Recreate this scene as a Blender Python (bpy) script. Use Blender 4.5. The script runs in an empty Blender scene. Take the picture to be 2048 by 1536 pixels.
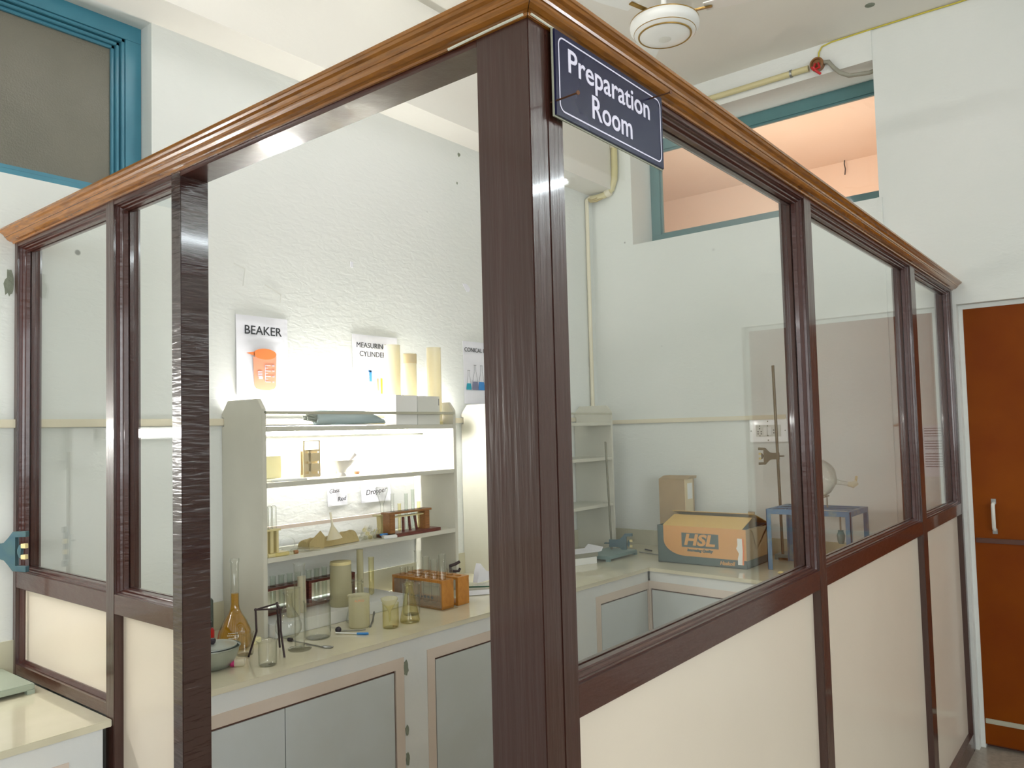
import bpy, bmesh, math, random
from math import sin, cos, pi, radians
from mathutils import Vector, Matrix
random.seed(7)
SC = bpy.context.scene
COL = SC.collection

# ------------------------------------------------------------------ camera
cam_d = bpy.data.cameras.new('camera'); cam = bpy.data.objects.new('camera', cam_d); COL.objects.link(cam)
R_ = Vector((0.6256014, -0.77972417, -0.02555591)); U_ = Vector((-0.02221129, -0.05054652, 0.99847469)); F_ = Vector((0.77982662, 0.62407953, 0.04894066))
cam.matrix_world = Matrix(((R_.x, U_.x, -F_.x, -0.93044), (R_.y, U_.y, -F_.y, -0.70232), (R_.z, U_.z, -F_.z, 1.55), (0, 0, 0, 1)))
cam_d.sensor_width = 36.0; cam_d.lens = 1570.87 / 2048 * 36
cam_d.shift_x = -6.59 / 2048; cam_d.shift_y = 18.6 / 2048
cam_d.clip_start = 0.02; cam_d.clip_end = 60
SC.camera = cam
# ------------------------------------------------------------------ world and exposure
w = bpy.data.worlds.new('world'); SC.world = w; w.use_nodes = True
w.node_tree.nodes['Background'].inputs[0].default_value = (0.75, 0.87, 1.0, 1)
w.node_tree.nodes['Background'].inputs[1].default_value = 1.0
SC.view_settings.view_transform = 'Standard'; SC.view_settings.look = 'None'
SC.view_settings.gamma = 1.0; SC.view_settings.use_curve_mapping = False
SC.view_settings.exposure = 0.43
cy = SC.cycles
cy.max_bounces = 10; cy.diffuse_bounces = 4; cy.glossy_bounces = 5; cy.transmission_bounces = 6; cy.transparent_max_bounces = 48
cy.sample_clamp_indirect = 6.0; cy.use_denoising = True

def area(name, loc, target, sx, sy, power, col=(1, 1, 1), spread=180):
    l = bpy.data.lights.new(name, 'AREA'); l.shape = 'RECTANGLE'; l.size = sx; l.size_y = sy; l.energy = power; l.color = col
    l.spread = radians(spread)
    o = bpy.data.objects.new(name, l); COL.objects.link(o); o.location = loc
    d = (Vector(target) - Vector(loc)); o.rotation_euler = d.to_track_quat('-Z', 'Y').to_euler()
    return o
# daylight through the hall's front windows, and an added fill light on the left (the glazing is modelled around these)
area('window_daylight_front', (-1.5, -3.93, 1.95), (-1.0, 2.0, 1.4), 3.2, 1.5, 66, (0.93, 0.97, 1.0))
area('fill_light_left', (-4.93, -0.9, 1.95), (3.0, -0.2, 1.5), 2.2, 1.5, 18, (0.95, 0.98, 1.0))

# ------------------------------------------------------------------ materials
def lin(c):
    c = c / 255.0
    return c / 12.92 if c <= 0.04045 else ((c + 0.055) / 1.055) ** 2.4
def rgb(r, g, b): return (lin(r), lin(g), lin(b), 1)
def newmat(name):
    m = bpy.data.materials.new(name); m.use_nodes = True
    return m, m.node_tree.nodes, m.node_tree.links
def pm(name, col, rough=0.5, metal=0.0, spec=0.5, coat=0.0, col2=None, nscale=6, bump=0.0, bscale=30, bdetail=4,
       stretch=(1, 1, 1), emis=None, estr=0, sub=0.0, trans=0.0, cfac=(0.35, 0.65), wav=0.0, wscale=8):
    m, N, L = newmat(name); b = N['Principled BSDF']
    b.inputs['Base Color'].default_value = col; b.inputs['Roughness'].default_value = rough
    b.inputs['Metallic'].default_value = metal; b.inputs['Specular IOR Level'].default_value = spec
    b.inputs['Coat Weight'].default_value = coat; b.inputs['Coat Roughness'].default_value = 0.07
    if sub: b.inputs['Subsurface Weight'].default_value = sub; b.inputs['Subsurface Radius'].default_value = (0.02, 0.02, 0.015)
    if trans: b.inputs['Transmission Weight'].default_value = trans
    if emis: b.inputs['Emission Color'].default_value = emis; b.inputs['Emission Strength'].default_value = estr
    tc = N.new('ShaderNodeTexCoord'); mp = N.new('ShaderNodeMapping'); mp.inputs['Scale'].default_value = stretch
    L.new(tc.outputs['Object'], mp.inputs['Vector'])
    if col2:
        n = N.new('ShaderNodeTexNoise'); n.inputs['Scale'].default_value = nscale; n.inputs['Detail'].default_value = 6
        r = N.new('ShaderNodeValToRGB'); r.color_ramp.elements[0].position = cfac[0]; r.color_ramp.elements[1].position = cfac[1]
        r.color_ramp.elements[0].color = col; r.color_ramp.elements[1].color = col2
        L.new(mp.outputs[0], n.inputs['Vector']); L.new(n.outputs['Fac'], r.inputs[0]); L.new(r.outputs[0], b.inputs['Base Color'])
    if bump:
        n = N.new('ShaderNodeTexNoise'); n.inputs['Scale'].default_value = bscale; n.inputs['Detail'].default_value = bdetail
        bp = N.new('ShaderNodeBump'); bp.inputs['Strength'].default_value = bump; bp.inputs['Distance'].default_value = 0.01
        L.new(mp.outputs[0], n.inputs['Vector']); L.new(n.outputs['Fac'], bp.inputs['Height']); L.new(bp.outputs[0], b.inputs['Normal'])
        if wav:
            wv = N.new('ShaderNodeTexNoise'); wv.inputs['Scale'].default_value = wscale; wv.inputs['Detail'].default_value = 2
            b2 = N.new('ShaderNodeBump'); b2.inputs['Strength'].default_value = wav; b2.inputs['Distance'].default_value = 0.02
            L.new(tc.outputs['Object'], wv.inputs['Vector']); L.new(wv.outputs['Fac'], b2.inputs['Height']); L.new(b2.outputs[0], bp.inputs['Normal'])
    return m
def plaster(name, c1, c2, rip=0.22):
    """painted plaster: faint blotches, pinholes and trowel ripples"""
    m, N, L = newmat(name); b = N['Principled BSDF']; b.inputs['Roughness'].default_value = 0.55; b.inputs['Specular IOR Level'].default_value = 0.3
    tc = N.new('ShaderNodeTexCoord')
    n = N.new('ShaderNodeTexNoise'); n.inputs['Scale'].default_value = 1.3; n.inputs['Detail'].default_value = 5; L.new(tc.outputs['Object'], n.inputs['Vector'])
    r = N.new('ShaderNodeValToRGB'); r.color_ramp.elements[0].position = 0.35; r.color_ramp.elements[1].position = 0.68
    r.color_ramp.elements[0].color = c1; r.color_ramp.elements[1].color = c2; L.new(n.outputs['Fac'], r.inputs[0])
    v = N.new('ShaderNodeTexVoronoi'); v.inputs['Scale'].default_value = 2.6; L.new(tc.outputs['Object'], v.inputs['Vector'])
    r2 = N.new('ShaderNodeValToRGB'); r2.color_ramp.elements[0].position = 0.018; r2.color_ramp.elements[1].position = 0.028
    r2.color_ramp.elements[0].color = (0.25, 0.25, 0.23, 1); r2.color_ramp.elements[1].color = (1, 1, 1, 1); L.new(v.outputs['Distance'], r2.inputs[0])
    mx = N.new('ShaderNodeMixRGB'); mx.blend_type = 'MULTIPLY'; mx.inputs[0].default_value = 1.0
    L.new(r.outputs[0], mx.inputs[1]); L.new(r2.outputs[0], mx.inputs[2]); L.new(mx.outputs[0], b.inputs['Base Color'])
    mp = N.new('ShaderNodeMapping'); mp.inputs['Scale'].default_value = (1, 1, 2.2); L.new(tc.outputs['Object'], mp.inputs['Vector'])
    n2 = N.new('ShaderNodeTexNoise'); n2.inputs['Scale'].default_value = 22; n2.inputs['Detail'].default_value = 5; n2.inputs['Distortion'].default_value = 0.8; L.new(mp.outputs[0], n2.inputs['Vector'])
    bp = N.new('ShaderNodeBump'); bp.inputs['Strength'].default_value = rip; bp.inputs['Distance'].default_value = 0.006
    L.new(n2.outputs['Fac'], bp.inputs['Height']); L.new(bp.outputs[0], b.inputs['Normal'])
    return m
def glassmat(name, tint, edge, ior=1.45, rough=0.02, gloss=1.0, body=None, bodyfac=0.0):
    """clear glass: tinted see-through core, darker rims, fresnel highlights"""
    m, N, L = newmat(name); N.remove(N['Principled BSDF']); out = N['Material Output']
    lw = N.new('ShaderNodeLayerWeight'); lw.inputs['Blend'].default_value = 0.35
    mc = N.new('ShaderNodeMixRGB'); mc.inputs[1].default_value = tint; mc.inputs[2].default_value = edge; pe2 = N.new('ShaderNodeMath'); pe2.operation = 'POWER'; pe2.inputs[1].default_value = 2.2; L.new(lw.outputs['Facing'], pe2.inputs[0]); L.new(pe2.outputs[0], mc.inputs[0])
    t = N.new('ShaderNodeBsdfTransparent'); L.new(mc.outputs[0], t.inputs[0])
    g = N.new('ShaderNodeBsdfGlossy'); g.inputs['Roughness'].default_value = rough; g.inputs['Color'].default_value = (gloss, gloss, gloss, 1)
    l2 = N.new('ShaderNodeLayerWeight'); l2.inputs['Blend'].default_value = 0.5; f0 = ((ior - 1) / (ior + 1)) ** 2
    pw = N.new('ShaderNodeMath'); pw.operation = 'POWER'; pw.inputs[1].default_value = 5.0; L.new(l2.outputs['Facing'], pw.inputs[0])
    fr = N.new('ShaderNodeMath'); fr.operation = 'MULTIPLY_ADD'; fr.inputs[1].default_value = 1 - f0; fr.inputs[2].default_value = f0; L.new(pw.outputs[0], fr.inputs[0])
    ms = N.new('ShaderNodeMixShader'); L.new(fr.outputs[0], ms.inputs[0])
    if body:
        d = N.new('ShaderNodeBsdfDiffuse'); d.inputs[0].default_value = body
        tl = N.new('ShaderNodeBsdfTranslucent'); tl.inputs[0].default_value = body
        md = N.new('ShaderNodeMixShader'); md.inputs[0].default_value = 0.5; L.new(d.outputs[0], md.inputs[1]); L.new(tl.outputs[0], md.inputs[2])
        mb = N.new('ShaderNodeMixShader'); mb.inputs[0].default_value = bodyfac; L.new(t.outputs[0], mb.inputs[1]); L.new(md.outputs[0], mb.inputs[2])
        L.new(mb.outputs[0], ms.inputs[1])
    else: L.new(t.outputs[0], ms.inputs[1])
    L.new(g.outputs[0], ms.inputs[2]); L.new(ms.outputs[0], out.inputs[0])
    return m
def emit(name, col, s):
    m, N, L = newmat(name); b = N['Principled BSDF']; b.inputs['Base Color'].default_value = (0.9, 0.9, 0.9, 1)
    b.inputs['Emission Color'].default_value = col; b.inputs['Emission Strength'].default_value = s
    return m
def wood(name, c1, c2, rough=0.35, scale=6, stretch=(1, 1, 1), coat=0.3):
    m, N, L = newmat(name); b = N['Principled BSDF']; b.inputs['Roughness'].default_value = rough; b.inputs['Coat Weight'].default_value = coat; b.inputs['Coat Roughness'].default_value = 0.12
    tc = N.new('ShaderNodeTexCoord'); mp = N.new('ShaderNodeMapping'); mp.inputs['Scale'].default_value = stretch; L.new(tc.outputs['Object'], mp.inputs['Vector'])
    n = N.new('ShaderNodeTexNoise'); n.inputs['Scale'].default_value = scale; n.inputs['Detail'].default_value = 8; n.inputs['Distortion'].default_value = 1.2; L.new(mp.outputs[0], n.inputs['Vector'])
    r = N.new('ShaderNodeValToRGB'); r.color_ramp.elements[0].position = 0.35; r.color_ramp.elements[1].position = 0.65
    r.color_ramp.elements[0].color = c1; r.color_ramp.elements[1].color = c2; L.new(n.outputs['Fac'], r.inputs[0]); L.new(r.outputs[0], b.inputs['Base Color'])
    bp = N.new('ShaderNodeBump'); bp.inputs['Strength'].default_value = 0.12; bp.inputs['Distance'].default_value = 0.004
    L.new(n.outputs['Fac'], bp.inputs['Height']); L.new(bp.outputs[0], b.inputs['Normal'])
    return m

M = {}
M['wall'] = plaster('painted_plaster', rgb(222, 225, 220), rgb(230, 231, 227))
M['ceil'] = plaster('ceiling_plaster', rgb(226, 222, 214), rgb(232, 229, 220), 0.1)
M['floor'] = pm('terrazzo_floor', rgb(150, 140, 125), 0.3, col2=rgb(170, 160, 145), nscale=40)
M['dado'] = pm('cream_tile', rgb(200, 196, 172), 0.15, col2=rgb(192, 188, 162), nscale=3)
M['stone'] = pm('cream_worktop_tile', rgb(216, 210, 186), 0.05, col2=rgb(206, 200, 174), nscale=5, spec=0.6, coat=.3)
M['apron'] = pm('painted_masonry', rgb(214, 217, 216), 0.45, col2=rgb(221, 221, 216), nscale=4, bump=0.15, bscale=25)
M['bandpink'] = pm('pinkish_frame_paint', rgb(214, 200, 188), 0.4, col2=rgb(206, 191, 176), nscale=3)
M['laminate'] = pm('grey_laminate', rgb(200, 206, 207), 0.3, col2=rgb(192, 197, 194), nscale=2.5)
M['gap'] = pm('brown_edge', rgb(86, 50, 36), 0.4)
M['dark'] = pm('dark_paint', rgb(60, 30, 23), 0.3, coat=.6, col2=rgb(56, 28, 20), nscale=4, bump=0.22, bscale=10, stretch=(9, 9, 0.5))
M['darkw'] = pm('dark_paint_wavy', rgb(50, 26, 24), 0.22, coat=.6, bump=0.45, bscale=6, stretch=(2, 2, 14), bdetail=2)
M['darkh'] = pm('dark_paint_rail', rgb(64, 27, 18), 0.28, coat=.5, bump=0.15, bscale=12, stretch=(1.5, 1.5, 8))
M['crown'] = wood('varnished_moulding', rgb(124, 74, 12), rgb(154, 96, 22), 0.26, 5, (2, 2, 30), 0.5)
M['cream'] = pm('cream_laminate', rgb(222, 210, 192), 0.22, col2=rgb(226, 214, 196), nscale=2)
M['fleck'] = pm('bare_primer', rgb(222, 222, 205), 0.6)
M['pane'] = glassmat('window_glass', (0.988, 0.994, 0.988, 1), (0.94, 0.97, 0.96, 1), 1.36)
M['teal'] = pm('teal_paint', rgb(64, 132, 152), 0.35, coat=0.2, col2=rgb(58, 120, 140), nscale=6)
M['dusk'] = pm('dusty_obscured_glass', rgb(98, 96, 82), 0.35, col2=rgb(112, 108, 94), nscale=2.2, bump=0.3, bscale=160)
M['peach'] = pm('peach_wall', rgb(236, 207, 184), 0.6, col2=rgb(234, 203, 178), nscale=2)
M['door'] = pm('orange_brown_door', rgb(128, 62, 2), 0.5, col2=rgb(118, 52, 3), nscale=3, spec=.12)
M['metal'] = pm('dull_steel', rgb(150, 152, 150), 0.35, 0.9)
M['handle'] = pm('white_handle', rgb(216, 216, 208), 0.3)
M['shelf'] = pm('offwhite_shelf_paint', rgb(206, 204, 190), 0.35, col2=rgb(200, 198, 184), nscale=5)
M['shelfedge'] = pm('shelf_edge_paint', rgb(182, 180, 160), 0.4)
M['white'] = pm('white_plastic', rgb(232, 232, 228), 0.3)
M['paper'] = pm('paper', rgb(232, 232, 238), 0.7, bump=0.3, bscale=14, bdetail=2)
M['ink'] = pm('black_ink', rgb(45, 48, 52), 0.7)
M['inkg'] = pm('grey_ink', rgb(105, 108, 112), 0.7)
M['conduit'] = pm('cream_conduit', rgb(222, 214, 190), 0.4)
M['conduitg'] = pm('yellowed_conduit', rgb(206, 196, 150), 0.4)
M['wire'] = pm('yellow_wire', rgb(196, 182, 60), 0.4)
M['red'] = pm('red_plastic', rgb(190, 30, 34), 0.4)
M['grey'] = pm('grey_flexible_pipe', rgb(150, 148, 134), 0.5)
M['signblue'] = pm('navy_sign', rgb(28, 24, 54), 0.22, spec=.25, col2=rgb(26, 30, 62), nscale=5)
M['signwhite'] = pm('sign_lettering', rgb(226, 222, 240), 0.3)
M['signedge'] = pm('sign_edge', rgb(170, 172, 152), 0.5)
M['rust'] = pm('rusty_nail', rgb(110, 74, 50), 0.6, 0.5)
M['glass'] = glassmat('lab_glass', (0.99, 0.993, 0.985, 1), (0.52, 0.55, 0.5, 1), 1.5, 0.03)
M['glassy'] = glassmat('yellowed_lab_glass', (0.985, 0.97, 0.86, 1), (0.72, 0.66, 0.34, 1), 1.5, 0.03)
M['amber'] = glassmat('amber_liquid', (0.93, 0.76, 0.3, 1), (0.84, 0.62, 0.16, 1), 1.33, 0.03, body=rgb(215, 168, 46), bodyfac=0.4)
M['plastic'] = glassmat('translucent_plastic', (0.95, 0.95, 0.88, 1), (0.8, 0.8, 0.7, 1), 1.4, 0.25, body=rgb(236, 232, 206), bodyfac=0.55)
M['acrylic'] = glassmat('hazy_acrylic', (.95, .95, .93, 1), (.8, .8, .76, 1), 1.45, .08, body=rgb(216, 214, 204), bodyfac=.2)
M['plasticc'] = glassmat('cream_plastic', (0.97, 0.96, 0.9, 1), (0.9, 0.88, 0.78, 1), 1.4, 0.3, body=rgb(250, 245, 226), bodyfac=0.75)
M['rackwood'] = wood('rack_wood', rgb(164, 104, 34), rgb(186, 126, 48), 0.45, 8, (20, 2, 2))
M['rackmid'] = wood('rack_wood_brown', rgb(126, 82, 44), rgb(150, 102, 56), 0.45, 8, (2, 20, 20))
M['rackdark'] = wood('rack_wood_dark', rgb(78, 34, 30), rgb(120, 62, 50), 0.45, 8, (2, 20, 20))
M['rackyel'] = pm('yellowed_plastic', rgb(216, 204, 152), 0.35, sub=0.1)
M['iron'] = pm('black_iron', rgb(58, 44, 46), 0.5, 0.4)
M['alu'] = pm('aluminium', rgb(176, 184, 180), 0.28, 0.85)
M['alulid'] = pm('aluminium_lid', rgb(196, 202, 196), 0.35, 0.7)
M['black'] = pm('black_rubber', rgb(38, 30, 42), 0.3)
M['magenta'] = pm('magenta_cap', rgb(186, 40, 108), 0.4)
M['bluep'] = pm('blue_plastic', rgb(56, 130, 196), 0.35)
M['bottle'] = pm('dark_bottle', rgb(78, 88, 84), 0.25)
M['packet'] = pm('brown_paper', rgb(176, 158, 110), 0.7, bump=0.5, bscale=25)
M['ceramic'] = pm('glazed_ceramic', rgb(214, 210, 206), 0.2, coat=0.3)
M['tan'] = pm('tan_plastic', rgb(218, 200, 160), 0.4)
M['yblock'] = pm('pale_yellow_block', rgb(240, 234, 190), 0.5, sub=0.2)
M['rollgrey'] = pm('blue_grey_vinyl', rgb(172, 188, 190), 0.4)
M['rollcore'] = pm('crumpled_lining', rgb(140, 146, 138), 0.5)
M['card'] = pm('brown_cardboard', rgb(176, 150, 112), 0.75, col2=rgb(166, 140, 104), nscale=8)
M['cardyel'] = pm('yellow_cardboard', rgb(206, 168, 92), 0.7)
M['orange'] = pm('orange_carton_print', rgb(208, 152, 88), 0.6)
M['boxblue'] = pm('grey_blue_carton_print', rgb(74, 92, 92), 0.6)
M['teastand'] = pm('green_grey_enamel', rgb(124, 150, 148), 0.35)
M['clamp'] = pm('teal_grey_enamel', rgb(52, 84, 98), 0.3, col2=rgb(66, 94, 98), nscale=25)
M['cork'] = pm('cork', rgb(222, 206, 150), 0.8)
M['bluepaint'] = pm('worn_blue_paint', rgb(96, 136, 168), 0.45, col2=rgb(150, 168, 160), nscale=18, cfac=(0.5, 0.72))
M['rod'] = pm('steel_rod', rgb(120, 116, 100), 0.35, 0.6)
M['orangeb'] = pm('orange_print', rgb(228, 126, 66), 0.6)
M['pinkb'] = pm('print_red_orange', rgb(224, 148, 118), 0.6)
M['greyplaster'] = pm('bare_cement', rgb(128, 134, 118), 0.8, bump=0.5, bscale=40)
M['enamelgrey'] = pm('grey_green_enamel', rgb(160, 170, 152), 0.4)
M['tube4'] = emit('led_tube_outside', (1.0, 0.985, 0.96, 1), 60)
M['tube'] = emit('led_tube', (1.0, 0.985, 0.95, 1), 115)
M['bandtrim'] = pm('chrome_gold_ring', rgb(150, 120, 60), 0.3, 0.6)
M['curtain'] = pm('pale_panel', rgb(205, 212, 206), 0.5)
M['glow'] = emit('daylit_pane', (0.9, 0.96, 1.0, 1), 1.6)

# ------------------------------------------------------------------ mesh helpers
def finish(name, bm, mat, parent=None, smooth=False, **tags):
    me = bpy.data.meshes.new(name); bmesh.ops.recalc_face_normals(bm, faces=bm.faces[:]); bm.to_mesh(me); bm.free()
    if smooth:
        for p in me.polygons: p.use_smooth = True
        try: me.set_sharp_from_angle(angle=radians(40))
        except Exception: pass
    me.materials.append(mat)
    o = bpy.data.objects.new(name, me); COL.objects.link(o)
    if parent: o.parent = parent
    for k, v in tags.items(): o[k] = v
    return o
def addbox(bm, x0, x1, y0, y1, z0, z1, bevel=0.0, rot=None):
    r = bmesh.ops.create_cube(bm, size=1.0); vs = r['verts']
    c = Vector(((x0 + x1) / 2, (y0 + y1) / 2, (z0 + z1) / 2))
    for v in vs: v.co = Vector((v.co.x * (x1 - x0), v.co.y * (y1 - y0), v.co.z * (z1 - z0)))
    if rot is not None:
        for v in vs: v.co = rot @ v.co
    for v in vs: v.co += c
    if bevel:
        es = set(e for v in vs for e in v.link_edges)
        bmesh.ops.bevel(bm, geom=list(es), offset=bevel, segments=2, affect='EDGES', clamp_overlap=True)
    return vs
def box(name, x0, x1, y0, y1, z0, z1, mat, parent=None, bevel=0.0, rot=None, **tags):
    """a box; if it has a parent the numbers are local to it"""
    bm = bmesh.new(); addbox(bm, x0, x1, y0, y1, z0, z1, bevel, rot); return finish(name, bm, mat, parent, **tags)
def boxes(name, lst, mat, parent=None, bevel=0.0, **tags):
    bm = bmesh.new()
    for b in lst: addbox(bm, *b, bevel=bevel)
    return finish(name, bm, mat, parent, **tags)
def tube_bm(bm, pts, r, n=10, cap=True):
    pts = [Vector(p) for p in pts]; rings = []
    rs = r if isinstance(r, (list, tuple)) else [r] * len(pts)
    up = None
    for i, p in enumerate(pts):
        if i == 0: t = pts[1] - p
        elif i == len(pts) - 1: t = p - pts[i - 1]
        else: t = (pts[i + 1] - p).normalized() + (p - pts[i - 1]).normalized()
        t.normalize()
        if up is None: up = Vector((0, 0, 1)) if abs(t.z) < 0.9 else Vector((1, 0, 0))
        a = up - t * up.dot(t)
        if a.length < 1e-4: a = t.orthogonal()
        a.normalize(); up = a; b = t.cross(a)
        rings.append([bm.verts.new(p + (a * cos(2 * pi * k / n) + b * sin(2 * pi * k / n)) * rs[i]) for k in range(n)])
    for i in range(len(rings) - 1):
        for k in range(n): bm.faces.new((rings[i][k], rings[i][(k + 1) % n], rings[i + 1][(k + 1) % n], rings[i + 1][k]))
    if cap: bm.faces.new(rings[0][::-1]); bm.faces.new(rings[-1])
def tube(name, pts, r, mat, parent=None, n=10, **tags):
    bm = bmesh.new(); tube_bm(bm, pts, r, n); return finish(name, bm, mat, parent, True, **tags)
def lathe_bm(bm, prof, n=32, cx=0, cy=0, closed=False):
    rings = []
    for (r, z) in prof:
        if r < 1e-6: rings.append([bm.verts.new((cx, cy, z))])
        else: rings.append([bm.verts.new((cx + r * cos(2 * pi * k / n), cy + r * sin(2 * pi * k / n), z)) for k in range(n)])
    m = len(rings)
    for i in range(m if closed else m - 1):
        A, B = rings[i], rings[(i + 1) % m]
        for k in range(n):
            k2 = (k + 1) % n
            if len(A) == 1 and len(B) == 1: continue
            if len(A) == 1: bm.faces.new((A[0], B[k], B[k2]))
            elif len(B) == 1: bm.faces.new((A[k], A[k2], B[0]))
            else: bm.faces.new((A[k], A[k2], B[k2], B[k]))
def lathe(name, prof, mat, parent=None, n=32, spout=None, **tags):
    bm = bmesh.new(); lathe_bm(bm, prof, n)
    if spout:   # (angle, height, reach, z0) pulls the rim outwards into a pouring lip
        a, zt, rr, z0 = spout
        for v in bm.verts:
            ang = math.atan2(v.co.y, v.co.x); d = abs((ang - a + pi) % (2 * pi) - pi)
            if v.co.z > z0 and d < 0.5:
                f = (1 - d / 0.5) ** 1.5 * (v.co.z - z0) / (zt - z0); v.co.x += cos(a) * rr * f; v.co.y += sin(a) * rr * f
    return finish(name, bm, mat, parent, True, **tags)
def vessel(outer, t=0.0016):
    """outer profile from base centre up to the rim -> walled profile with an inside"""
    pr = [(0, outer[0][1])] + list(outer)
    inner = [(max(r - t, 0.0004), z + (t if i < 2 else 0)) for i, (r, z) in enumerate(outer)]
    inner = inner[::-1]
    return pr + inner + [(0, inner[-1][1] + t * 0.5)]
def prism(name, poly, axis, a, b, mat, parent=None, bevel=0.0, **tags):
    """extrude a 2-D outline along an axis: axis 'x' poly=(y,z), 'y' poly=(x,z), 'z' poly=(x,y)"""
    bm = bmesh.new()
    def P(p, t): return {'x': (t, p[0], p[1]), 'y': (p[0], t, p[1]), 'z': (p[0], p[1], t)}[axis]
    A = [bm.verts.new(P(p, a)) for p in poly]; B = [bm.verts.new(P(p, b)) for p in poly]
    bm.faces.new(A); bm.faces.new(B[::-1]); n = len(poly)
    for i in range(n): bm.faces.new((A[i], B[i], B[(i + 1) % n], A[(i + 1) % n]))
    if bevel: bmesh.ops.bevel(bm, geom=bm.edges[:], offset=bevel, segments=2, affect='EDGES', clamp_overlap=True)
    return finish(name, bm, mat, parent, **tags)
def empty(name, loc, label, cat, group=None, rz=0.0):
    o = bpy.data.objects.new(name, None); COL.objects.link(o); o.location = loc; o.rotation_euler = (0, 0, rz)
    o.empty_display_size = 0.05; o['label'] = label; o['category'] = cat
    if group: o['group'] = group
    return o
def tag(o, label, cat, group=None):
    o['label'] = label; o['category'] = cat
    if group: o['group'] = group
    return o
def struct(o): o['kind'] = 'structure'; return o
def dup(o, loc=None, rot=None, label=None, parent=None):
    c = o.copy(); COL.objects.link(c); c.parent = parent
    if loc is not None: c.location = loc
    if rot is not None: c.rotation_euler = rot
    if label: c['label'] = label
    for ch in list(o.children): dup(ch, parent=c)
    return c
def text(name, s, size, mat, mtx, parent=None, depth=0.0006, bold=0.0, align='CENTER', line=1.0, **tags):
    cu = bpy.data.curves.new(name, 'FONT'); cu.body = s; cu.size = size; cu.extrude = depth; cu.offset = bold
    cu.align_x = align; cu.align_y = 'CENTER'; cu.space_line = line; cu.resolution_u = 3
    t = bpy.data.objects.new(name + '_tmp', cu); COL.objects.link(t)
    bpy.context.view_layer.update()
    me = bpy.data.meshes.new_from_object(t.evaluated_get(bpy.context.evaluated_depsgraph_get()))
    bpy.data.objects.remove(t); me.name = name; me.transform(mtx); me.materials.clear(); me.materials.append(mat)
    o = bpy.data.objects.new(name, me); COL.objects.link(o)
    if parent: o.parent = parent
    for k, v in tags.items(): o[k] = v
    return o
# text frames: facing -y (reads along +x), facing -x (reads along -y)
def face_my(x, y, z, slant=0.0): return Matrix(((1, 0, 0, x), (0, 0, -1, y), (slant, 1, 0, z), (0, 0, 0, 1)))
def face_mx(x, y, z): return Matrix(((0, 0, -1, x), (-1, 0, 0, y), (0, 1, 0, z), (0, 0, 0, 1)))

BZ = 0.84      # worktop height inside the little room
WA = 2.042     # wall behind the shelves
WB = 3.345     # wall with the high window
WC = 3.354     # wall with the brown door
CE = 3.585     # ceiling
# ------------------------------------------------------------------ room shell
XL, YF = -5.0, -4.0
struct(box('floor', XL, 5.6, YF, 3.6, -0.1, 0.0, M['floor']))
struct(box('ceiling', XL, WB + 0.1, YF, WA + 0.3, CE, CE + 0.1, M['ceil']))
struct(boxes('wall_back', [(XL, -0.95, WA, WA + .3, 0, CE), (-0.95, 0.438, WA, WA + .3, 0, 2.40), (-0.95, 0.438, WA, WA + .3, 3.068, CE), (0.438, WB, WA, WA + .3, 0, CE)], M['wall']))
struct(box('trim_1', XL, WB, 1.865, WA + 0.001, 3.068, CE, M['ceil']))          # ceiling beam over the shelves
struct(boxes('wall_right', [(WB, WB + .29, 1.745, WA + .3, 0, CE), (WB, WB + .29, .305, 1.745, 0, 2.70), (WB, WB + .29, .305, 1.745, 3.42, CE),
    (WC, WC + .29, -.015, .305, 0, CE), (WC, WC + .29, -1.0, -.015, 2.11, CE), (WC, WC + .29, YF, -1.0, 0, CE)], M['wall']))
struct(boxes('wall_left', [(XL - .1, XL, YF, WA + .3, 0, 1.2), (XL - .1, XL, YF, WA + .3, 2.7, CE), (XL - .1, XL, YF, -2.0, 1.2, 2.7), (XL - .1, XL, 0.2, WA + .3, 1.2, 2.7)], M['wall']))
struct(boxes('wall_front', [(XL, 3.6, YF - .1, YF, 0, 1.2), (XL, 3.6, YF - .1, YF, 2.7, CE), (XL, -3.1, YF - .1, YF, 1.2, 2.7), (0.1, 3.6, YF - .1, YF, 1.2, 2.7)], M['wall']))
# tile skirting strips above the worktops
def vbox(a, b, c, d, e, f): return (a, b, c, d, e, f)
struct(boxes('baseboard_back', [(0.03, WB, WA - .008, WA + .001, .84, .943), (XL, 0.0, WA - .008, WA + .001, .85, .953)], M['dado']))
struct(boxes('baseboard_right', [(WB - .008, WB + .001, .08, WA, .80, .93)], M['dado']))
struct(box('trim_2', WC - .012, WC + .001, .29, .312, .93, 2.7, M['wall']))
# high window in the back wall: teal frame and dull obscured pane
y0 = WA + .075
fw_ = []
wa = struct(boxes('window_1', [(-0.95, 0.437, y0, y0 + .06, 3.01, 3.068), (-0.95, 0.437, y0, y0 + .06, 2.40, 2.440), (0.38, 0.437, y0 + .0005, y0 + .06, 2.4402, 3.0098), (-.95, -.89, y0, y0 + .06, 2.4402, 3.0098)], M['teal'], bevel=.001))
bm = bmesh.new()
for (o_, d_) in ((.0, .0), (.014, .012), (.026, .024)):
    x0, x1, z0, z1 = -.89 + o_, .38 - o_, 2.44 + o_*.4, 3.01 - o_
    for b in ((x0, x1, z1 - .012, z1), (x0, x1, z0, z0 + .012), (x1 - .012, x1, z0, z1), (x0, x0 + .012, z0, z1)):
        addbox(bm, b[0], b[1], y0 + .006 + d_, y0 + .05, b[2], b[3], .002)
finish('window_bead', bm, M['teal'], wa)
box('window_pane', -.89, .38, y0 + .04, y0 + .046, 2.44, 3.01, M['dusk'], wa)
box('window_backing', -.95, .438, y0 + .07, y0 + .09, 2.4, 3.068, M['gap'], wa)
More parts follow.
